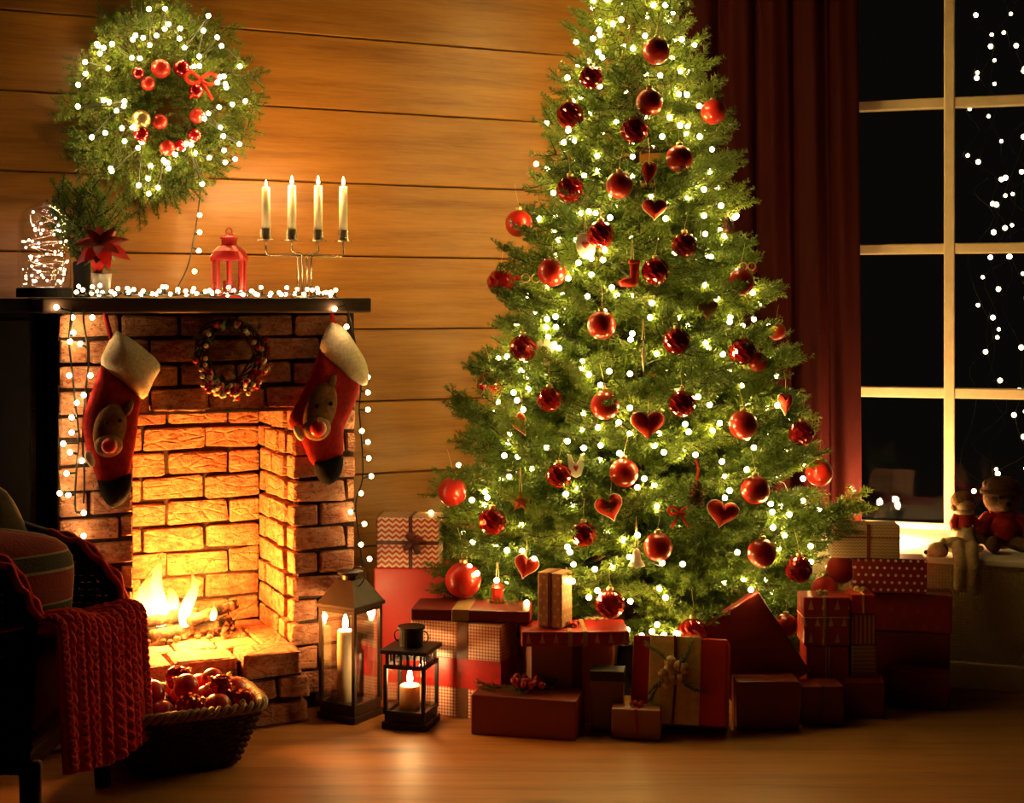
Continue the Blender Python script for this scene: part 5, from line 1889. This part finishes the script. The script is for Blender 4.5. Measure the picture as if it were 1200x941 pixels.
gift('kraft', 'mid-sized brown gift under a flat red parcel near the middle', 606, 722, 758, 4.06, 0.0, 0.14, 16, M_wrap('plain', (0.30, 0.11, 0.05), (0.42, 0.18, 0.08)), [('v', 0.05, 0.03, rd)])
gift('flat', 'flat red parcel with kraft ribbon on the brown gift', 610, 737, 741, 4.05, GIFTS['kraft'][1] + 0.002, 0.16, 2, M_wrap('trees', RED, (0.75, 0.45, 0.2)), [('v', -0.05, 0.012, rk), ('v', 0.09, 0.012, rk)], (-0.02, -0.1, 0.022, rr_))
gift('tall', 'slim upright brown dotted gift with dark ribbon on the flat parcel', 630, 672, 673, 4.08, GIFTS['flat'][1] + 0.002, 0.075, -26, M_wrap('dots', (0.34, 0.17, 0.075), (0.55, 0.34, 0.16)), [('v', 0.0, 0.012, rd)])
gift('chev2', 'small zigzag red and cream gift under the lowest branches', 674, 712, 723, 4.32, 0.0, 0.10, 0, M_wrap('chevron', (0.50, 0.03, 0.02), CREAM))
gift('front', 'wide low dark red gift with berry sprig at the very front', 551, 688, 822, 3.925, 0.0, 0.135, -13, M_wrap('plain', (0.19, 0.022, 0.014), (0.26, 0.034, 0.020)))
gift('blk', 'small brown gift with black lid between the front parcels', 693, 734, 788, 4.00, 0.0, 0.065, -8, M_wrap('plain', (0.14, 0.06, 0.03), (0.2, 0.09, 0.04)), lid=(0.028, M_plain('black_card', (0.015, 0.012, 0.01), 0.6)))
gift('little', 'tiny flat brown gift with red bow lying on the floor', 717, 779, 833, 3.93, 0.0, 0.062, -10, M_wrap('plain', (0.34, 0.14, 0.06), (0.44, 0.2, 0.09)), [('v', 0.0, 0.008, rr_)], (0.0, -0.05, 0.02, rr_))

# berry sprig on the front gift
g, zt, w2, dd, hh_ = GIFTS['front']
bs = thing('berry_sprig', 'sprig of red berries and fir lying on the low front gift', 'sprig', g.location + Vector((-0.01, 0, hh_ + 0.001)))
for i, (x, a, s) in enumerate(((-0.05, 2.9, 0.42), (0.0, 0.4, 0.5), (0.03, 3.6, 0.4), (0.02, 1.9, 0.36))):
    o = put('fir_sprig', SPR[i % 3], bs, (x, 0, 0.012)); o.scale = (s,) * 3; o.rotation_euler = (0, -0.1, a)
mbm = MB().ball((0, 0, 0), 0.010, 12, 8).mesh('berry', [M_bauble('satin')], True)
for i in range(14):
    put('berry', mbm, bs, (random.uniform(-0.03, 0.055), random.uniform(-0.03, 0.03), 0.012 + random.uniform(0, 0.03)))

# leaning red gift with broad gold band
Yg = 3.955
wg = (850 - 737) / F * Yg
lean = math.radians(-20)
gg_ = thing('gift_box', 'big red gift leaning back with broad gold band and pine-cone rosette', 'gift', (X_at(799, Yg), Yg + 0.062, 0.0165), math.radians(-13), 'wrapped gifts under the tree')
gg_.rotation_euler = (Matrix.Rotation(math.radians(-13), 3, 'Z') @ Matrix.Rotation(lean, 3, 'X')).to_euler()
rounded_box(wg, 0.115, 0.235, P_(BRIGHT), gg_, 'box', 0.0, 0.005)
m = MB(); m.box((-0.012, 0, 0.1183), (wg * 0.55, 0.119, 0.2386)); m.build('ribbon', rg, gg_, bevel=0.004)
m = MB(); m.tube([(-0.012, -0.062, 0.0), (-0.008, -0.063, 0.1), (-0.014, -0.062, 0.24)], 0.004, 5); m.build('cord', rd, gg_)
ros = MB()
for i in range(9):
    a = i * 2.39996
    ros.ball((-0.015 + 0.036 * math.sqrt(i / 9) * math.cos(a), -0.072, 0.135 + 0.036 * math.sqrt(i / 9) * math.sin(a)), 0.017, 10, 8)
ros.build('rosette', M_ribbon('dull_gold', (0.45, 0.28, 0.10)), gg_, smooth=False)
for i, a in enumerate((0.5, 2.2, 3.9, 5.2)):
    o = put('fir_sprig', SPR[i % 3], gg_, (-0.015, -0.066, 0.135)); o.scale = (0.5,) * 3; o.rotation_euler = (0, a, 0)

# big square box standing on its corner
Yd_ = 4.135
sd = thing('gift_box', 'big plain dark red box standing on one corner against the tree', 'gift', (X_at(869, Yd_), Yd_, 0.0065), 0.0, 'wrapped gifts under the tree')
sd.rotation_euler = (Matrix.Rotation(math.radians(-3), 3, 'X') @ Matrix.Rotation(math.radians(-33), 3, 'Y')).to_euler()
m = MB(); m.box((0.118, 0.03, 0.135), (0.236, 0.058, 0.270)); m.build('box', P_(DRED), sd, bevel=0.004)

# right heap
gift('r14', 'plain dark red box on the floor before the corner-standing box', 863, 937, 799, 4.025, 0.0, 0.085, 2, P_(DRED), [('s', 0.0, 0.012, rd)])
gift('r15', 'small dark red gift with pale lid right of the plain dark box', 939, 989, 805, 4.07, 0.0, 0.09, 3, P_((0.15, 0.008, 0.007)), [('v', 0.0, 0.01, rd)])
gift('r16', 'low dark red gift second from the right on the floor', 990, 1042, 800, 4.14, 0.0, 0.09, -8, P_((0.16, 0.008, 0.007)))
gift('r17', 'low red gift at the right end of the floor row', 1043, 1124, 792, 4.22, 0.0, 0.085, -22, P_(DRED))
gift('r19', 'red gift tied with white string under the fir-tree-patterned parcel', 945, 995, 758, 4.20, 0.0, 0.10, 0, P_(RED), [('v', -0.04, 0.003, rc), ('v', 0.03, 0.003, rc)])
gift('r18', 'red parcel printed with little fir trees, tied with gold ribbon', 942, 996, 700, 4.20, GIFTS['r19'][1] + 0.002, 0.10, 0, M_wrap('trees', RED, (0.80, 0.48, 0.18)), [('v', -0.05, 0.009, rk), ('h', 0.08, 0.003, rc)], (-0.05, -0.2, 0.02, rk))
gift('r20', 'ribbed brown gift with pale top below the red striped box', 998, 1027, 757, 4.20, 0.0, 0.105, 0, M_wrap('stripes', (0.34, 0.20, 0.09), (0.20, 0.10, 0.05)))
gift('r22', 'small red and gold striped box in the right heap', 998, 1026, 720, 4.205, GIFTS['r20'][1] + 0.002, 0.09, 0, M_wrap('bars', RED, (0.55, 0.36, 0.14)))
gift('r21', 'small bright red box with gold bow atop the striped box', 998, 1026, 697, 4.205, GIFTS['r22'][1] + 0.002, 0.09, 0, P_(BRIGHT), [('v', 0.0, 0.006, rg)], (0.0, 0.0, 0.02, rg))
gift('r26', 'broad dark red box near the floor in the right heap', 1030, 1124, 744, 4.325, 0.0, 0.11, -14, P_((0.17, 0.008, 0.007)))
gift('r25', 'broad red box with tiny fir trees in the right heap', 1028, 1126, 698, 4.32, GIFTS['r26'][1] + 0.002, 0.11, -14, M_wrap('trees', (0.30, 0.012, 0.01), (0.34, 0.05, 0.03)), [('s', 0.0, 0.012, rd)])
gift('r23', 'long red gift with white polka dots below the patterned parcel', 1002, 1092, 656, 4.325, GIFTS['r25'][1] + 0.002, 0.10, -8, M_wrap('dots', RED, (0.85, 0.72, 0.55)))
gift('r24', 'brown knit-patterned parcel with ribbon on top of the right heap', 976, 1058, 616, 4.325, GIFTS['r23'][1] + 0.002, 0.09, -5, M_wrap('knit', (0.30, 0.14, 0.07), (0.72, 0.50, 0.28)), [('v', 0.04, 0.010, M_ribbon('maroon', (0.20, 0.02, 0.02))), ('h', 0.12, 0.004, M_ribbon('maroon', (0.20, 0.02, 0.02)))])

# ================================================================== window seat: plush toys and added candles
M_plush = M_plain('brown_plush', (0.16, 0.075, 0.035), 0.95, 0.0, 0.35, 140.0, 0.9)
M_plushd = M_plain('dark_plush', (0.07, 0.03, 0.015), 0.95, 0.0, 0.35, 140.0, 0.9)
M_pale = M_plain('cream_plush_toy', (0.62, 0.46, 0.28), 0.95, 0.0, 0.2, 140.0, 0.8)
M_sweat = M_plain('red_sweater', (0.55, 0.018, 0.014), 0.75, 0.0, 0.25, 180.0, 0.8)


def plush(label, px, Yl_, hgt, rz, body, hat):
    """seated plush bear facing -y, height hgt"""
    yloc = Yl_
    P = gpt(gx(px, yloc), yloc, SILL + 0.001)
    k = hgt
    b = thing('plush_bear', label, 'plush toy', P, rz)
    m = MB()
    m.ball((0, 0, 0.24 * k), 0.22 * k, 18, 14, (1, 0.85, 1.12))                       # torso
    m.ball((0, -0.02 * k, 0.66 * k), 0.225 * k, 20, 14, (1.1, 0.95, 0.95))             # head
    m.ball((0, -0.20 * k, 0.60 * k), 0.10 * k, 14, 10, (1.15, 0.9, 0.8))               # muzzle
    for s in (-1, 1):
        m.ball((s * 0.19 * k, 0.0, 0.84 * k), 0.075 * k, 12, 8, (1, 0.6, 1))           # ears
        m.tube([(s * 0.17 * k, -0.02 * k, 0.40 * k), (s * 0.30 * k, -0.08 * k, 0.28 * k), (s * 0.33 * k, -0.17 * k, 0.18 * k)], [0.085 * k, 0.08 * k, 0.07 * k], 12)
        m.ball((s * 0.335 * k, -0.185 * k, 0.165 * k), 0.078 * k, 12, 8)
        m.tube([(s * 0.12 * k, -0.08 * k, 0.10 * k), (s * 0.19 * k, -0.26 * k, 0.09 * k), (s * 0.21 * k, -0.38 * k, 0.10 * k)], [0.10 * k, 0.095 * k, 0.09 * k], 12)
        m.ball((s * 0.215 * k, -0.41 * k, 0.125 * k), 0.105 * k, 14, 10, (0.9, 0.7, 1.15))
    o = m.build('body', body, b)
    rm = o.modifiers.new('skin', 'REMESH'); rm.mode = 'VOXEL'; rm.voxel_size = 0.0075 * k / 0.25; rm.use_smooth_shade = True
    sm_ = o.modifiers.new('smooth', 'SMOOTH'); sm_.iterations = 3
    m = MB(); m.ball((0, 0, 0.27 * k), 0.237 * k, 22, 14, (1, 0.88, 0.95))
    for s in (-1, 1):
        m.tube([(s * 0.15 * k, -0.01 * k, 0.42 * k), (s * 0.30 * k, -0.08 * k, 0.285 * k), (s * 0.325 * k, -0.155 * k, 0.20 * k)], [0.10 * k, 0.098 * k, 0.088 * k], 14)
    m.lathe([(0.16 * k, 0.42 * k), (0.15 * k, 0.48 * k), (0.17 * k, 0.50 * k), (0.12 * k, 0.50 * k)], 20)
    o = m.build('sweater', M_sweat, b, smooth=True)
    for s in (-1, 1):
        m = MB(); m.ball((s * 0.085 * k, -0.215 * k, 0.71 * k), 0.024 * k, 10, 8); m.build('eye', M_black, b, smooth=True)
    m = MB(); m.ball((0, -0.295 * k, 0.62 * k), 0.032 * k, 10, 8, (1.3, 0.8, 0.9)); m.build('nose', M_black, b, smooth=True)
    if hat is not None:
        m = MB(); m.lathe([(0.245 * k, 0.73 * k), (0.255 * k, 0.77 * k), (0.22 * k, 0.86 * k), (0.12 * k, 0.94 * k), (0.0005, 0.96 * k)], 22, (0, 0.01 * k, 0)); m.build('hat', hat, b, smooth=True)
        m = MB(); m.tube([(0.245 * k * math.cos(a), 0.01 * k + 0.245 * k * math.sin(a), 0.745 * k) for a in [q * PI / 12 for q in range(24)]], 0.032 * k, 8, True); m.build('hat_brim', hat, b, smooth=True)
    return b


plush('larger plush bear in red sweater and dark hat on the window seat', 1174, -0.34, 0.245, -0.05, M_plush, M_plushd)
# smaller doll beside it
yl = -0.40
P = gpt(gx(1129, yl), yl, SILL + 0.001); k = P.y / F
dl = thing('rag_doll', 'small rag doll with brown hair and cream skirt beside the bear', 'doll', P, 0.15)
m = MB()
m.lathe([(0.0005, 0.0), (16 * k, 1 * k), (14 * k, 10 * k), (9 * k, 26 * k), (7 * k, 30 * k), (8 * k, 40 * k), (5 * k, 44 * k), (0.0005, 45 * k)], 20)
m.ball((0, 0, 54 * k), 12 * k, 16, 12)
for s in (-1, 1):
    m.tube([(s * 7 * k, 0, 40 * k), (s * 14 * k, -3 * k, 32 * k), (s * 14 * k, -8 * k, 24 * k)], [4 * k, 3.6 * k, 3.2 * k], 10)
    m.tube([(s * 6 * k, -8 * k, 5 * k), (s * 8 * k, -22 * k, 5 * k), (s * 8 * k, -27 * k, 5.5 * k)], [5 * k, 4.5 * k, 4.5 * k], 10)
o = m.build('body', M_pale, dl)
rm = o.modifiers.new('skin', 'REMESH'); rm.mode = 'VOXEL'; rm.voxel_size = 0.004; rm.use_smooth_shade = True
m = MB(); m.lathe([(18.5 * k, -0.0 * k + 0.001), (16 * k, 12 * k), (10.5 * k, 28 * k)], 24, jag=lambda t_, i: 1 + 0.06 * math.sin(9 * t_)); o = m.build('skirt', M_plain('cream_skirt', (0.70, 0.55, 0.33), 0.9), dl, smooth=True)
m = MB(); m.lathe([(10.5 * k, 26 * k), (10.5 * k, 36 * k), (9 * k, 43 * k), (6 * k, 45 * k)], 18); o = m.build('jacket', M_sweat, dl, smooth=True)
for s in (-1, 1):
    m = MB(); m.tube([(s * 7 * k, 0, 41 * k), (s * 14.5 * k, -3 * k, 32 * k), (s * 14.5 * k, -7 * k, 26 * k)], [5 * k, 4.8 * k, 4.4 * k], 10); m.build('sleeve', M_sweat, dl, smooth=True)
m = MB(); m.ball((0, 2 * k, 57 * k), 13 * k, 16, 12, (1.08, 1.0, 0.95))
for s in (-1, 1): m.ball((s * 10 * k, 1 * k, 50 * k), 5 * k, 10, 8)
m.build('hair', M_plain('brown_wool_hair', (0.20, 0.09, 0.03), 0.9, 0.0, 0.4, 120.0, 0.8), dl, smooth=True)
m = MB(); m.tube([(9 * k * math.cos(a), 9 * k * math.sin(a), 45 * k) for a in [q * PI / 10 for q in range(20)]], 3 * k, 8, True); m.build('scarf', M_pale, dl, smooth=True)

# soft toy lying over the edge of the seat
yl = SEAT + 0.05
P = gpt(gx(1118, yl), yl, SILL + 0.002); k = P.y / F
st_ = thing('plush_dog', 'cream and brown plush dog flopped over the edge of the window seat', 'plush toy', P, -PH)
m = MB()
m.ball((0, 0.02, 10 * k), 12 * k, 16, 12, (1.5, 1.1, 0.8))
m.ball((-18 * k, -0.035, 6 * k), 11 * k, 14, 10, (1.15, 1.0, 0.9))
m.ball((-26 * k, -0.045, 3 * k), 6 * k, 12, 8)
for x0, dz in ((6, 36), (20, 40)):
    m.tube([(x0 * k, 0.0, 10 * k), (x0 * k, -0.055, 6 * k), ((x0 + 2) * k, -0.085, -10 * k), ((x0 + 1) * k, -0.085, -dz * k + 8 * k)], [8 * k, 8 * k, 7.5 * k, 7 * k], 12)
    m.ball(((x0 + 1) * k, -0.088, -dz * k + 6 * k), 8 * k, 12, 8)
m.ball((-12 * k, -0.02, 14 * k), 5 * k, 10, 8, (0.8, 0.6, 1.4))
o = m.build('body', M_pale, st_)
rm = o.modifiers.new('skin', 'REMESH'); rm.mode = 'VOXEL'; rm.voxel_size = 0.005; rm.use_smooth_shade = True
m = MB(); m.ball((-31 * k, -0.05, 4 * k), 2.6 * k, 10, 8); m.build('nose', M_black, st_, smooth=True)
m = MB(); m.ball((-10 * k, -0.045, 7 * k), 5 * k, 10, 8, (0.8, 0.5, 1.5)); m.build('ear', M_plush, st_, smooth=True)

# candles added, hidden behind the gifts, to brighten the sill
for i, (px, yl) in enumerate(((1034, -0.36), (1016, -0.30), (1042, -0.24))):
    P = gpt(gx(px, yl), yl, SILL + 0.0005)
    c = thing('pillar_candle', ['lit white candle on the sill behind the knit-patterned parcel', 'lit white candle on the sill nearest the curtain', 'lit white candle on the sill next to the window pane'][i], 'candle', P)
    hg = (0.030, 0.026, 0.022)[i]
    m = MB(); m.lathe([(0.022, 0), (0.022, hg - 0.003), (0.019, hg), (0.010, hg - 0.004), (0, hg - 0.005)], 22); m.build('wax', M_wax, c, smooth=True)
    m = MB(); m.tube([(0, 0, hg - 0.005), (0, 0, hg + 0.005)], 0.001, 5); m.build('wick', M_black, c)
    candle_flame(c, (0, 0, hg + 0.002), 0.7, CANDLE_W * 3.5)

# ================================================================== added light strands standing in for reflections in the window
r6 = random.Random(17)
for i in range(7):
    yo = 0.9 + 0.25 * (i % 3)
    px = 1146 + i * 13
    x = gx(px, yo)
    pts = []; bl = []
    z = 2.55
    while z > 0.25:
        p = gpt(x + r6.uniform(-0.07, 0.07), yo + r6.uniform(-0.05, 0.05), z)
        pts.append(p)
        if r6.random() < 0.62: bl.append(p + Vector((r6.uniform(-0.02, 0.02), 0, 0)))
        z -= r6.uniform(0.07, 0.16)
    string_lights('outdoor_lights', 'vertical strand of lights in the dark outside, %s from the window mullion' % ORD[i + 1], [smooth_path(pts, 3)], bl, 0.0105 if i % 2 else 0.008, 5.0, (1.0, 0.72, 0.34), 'light strands outside the window', 0.0008)
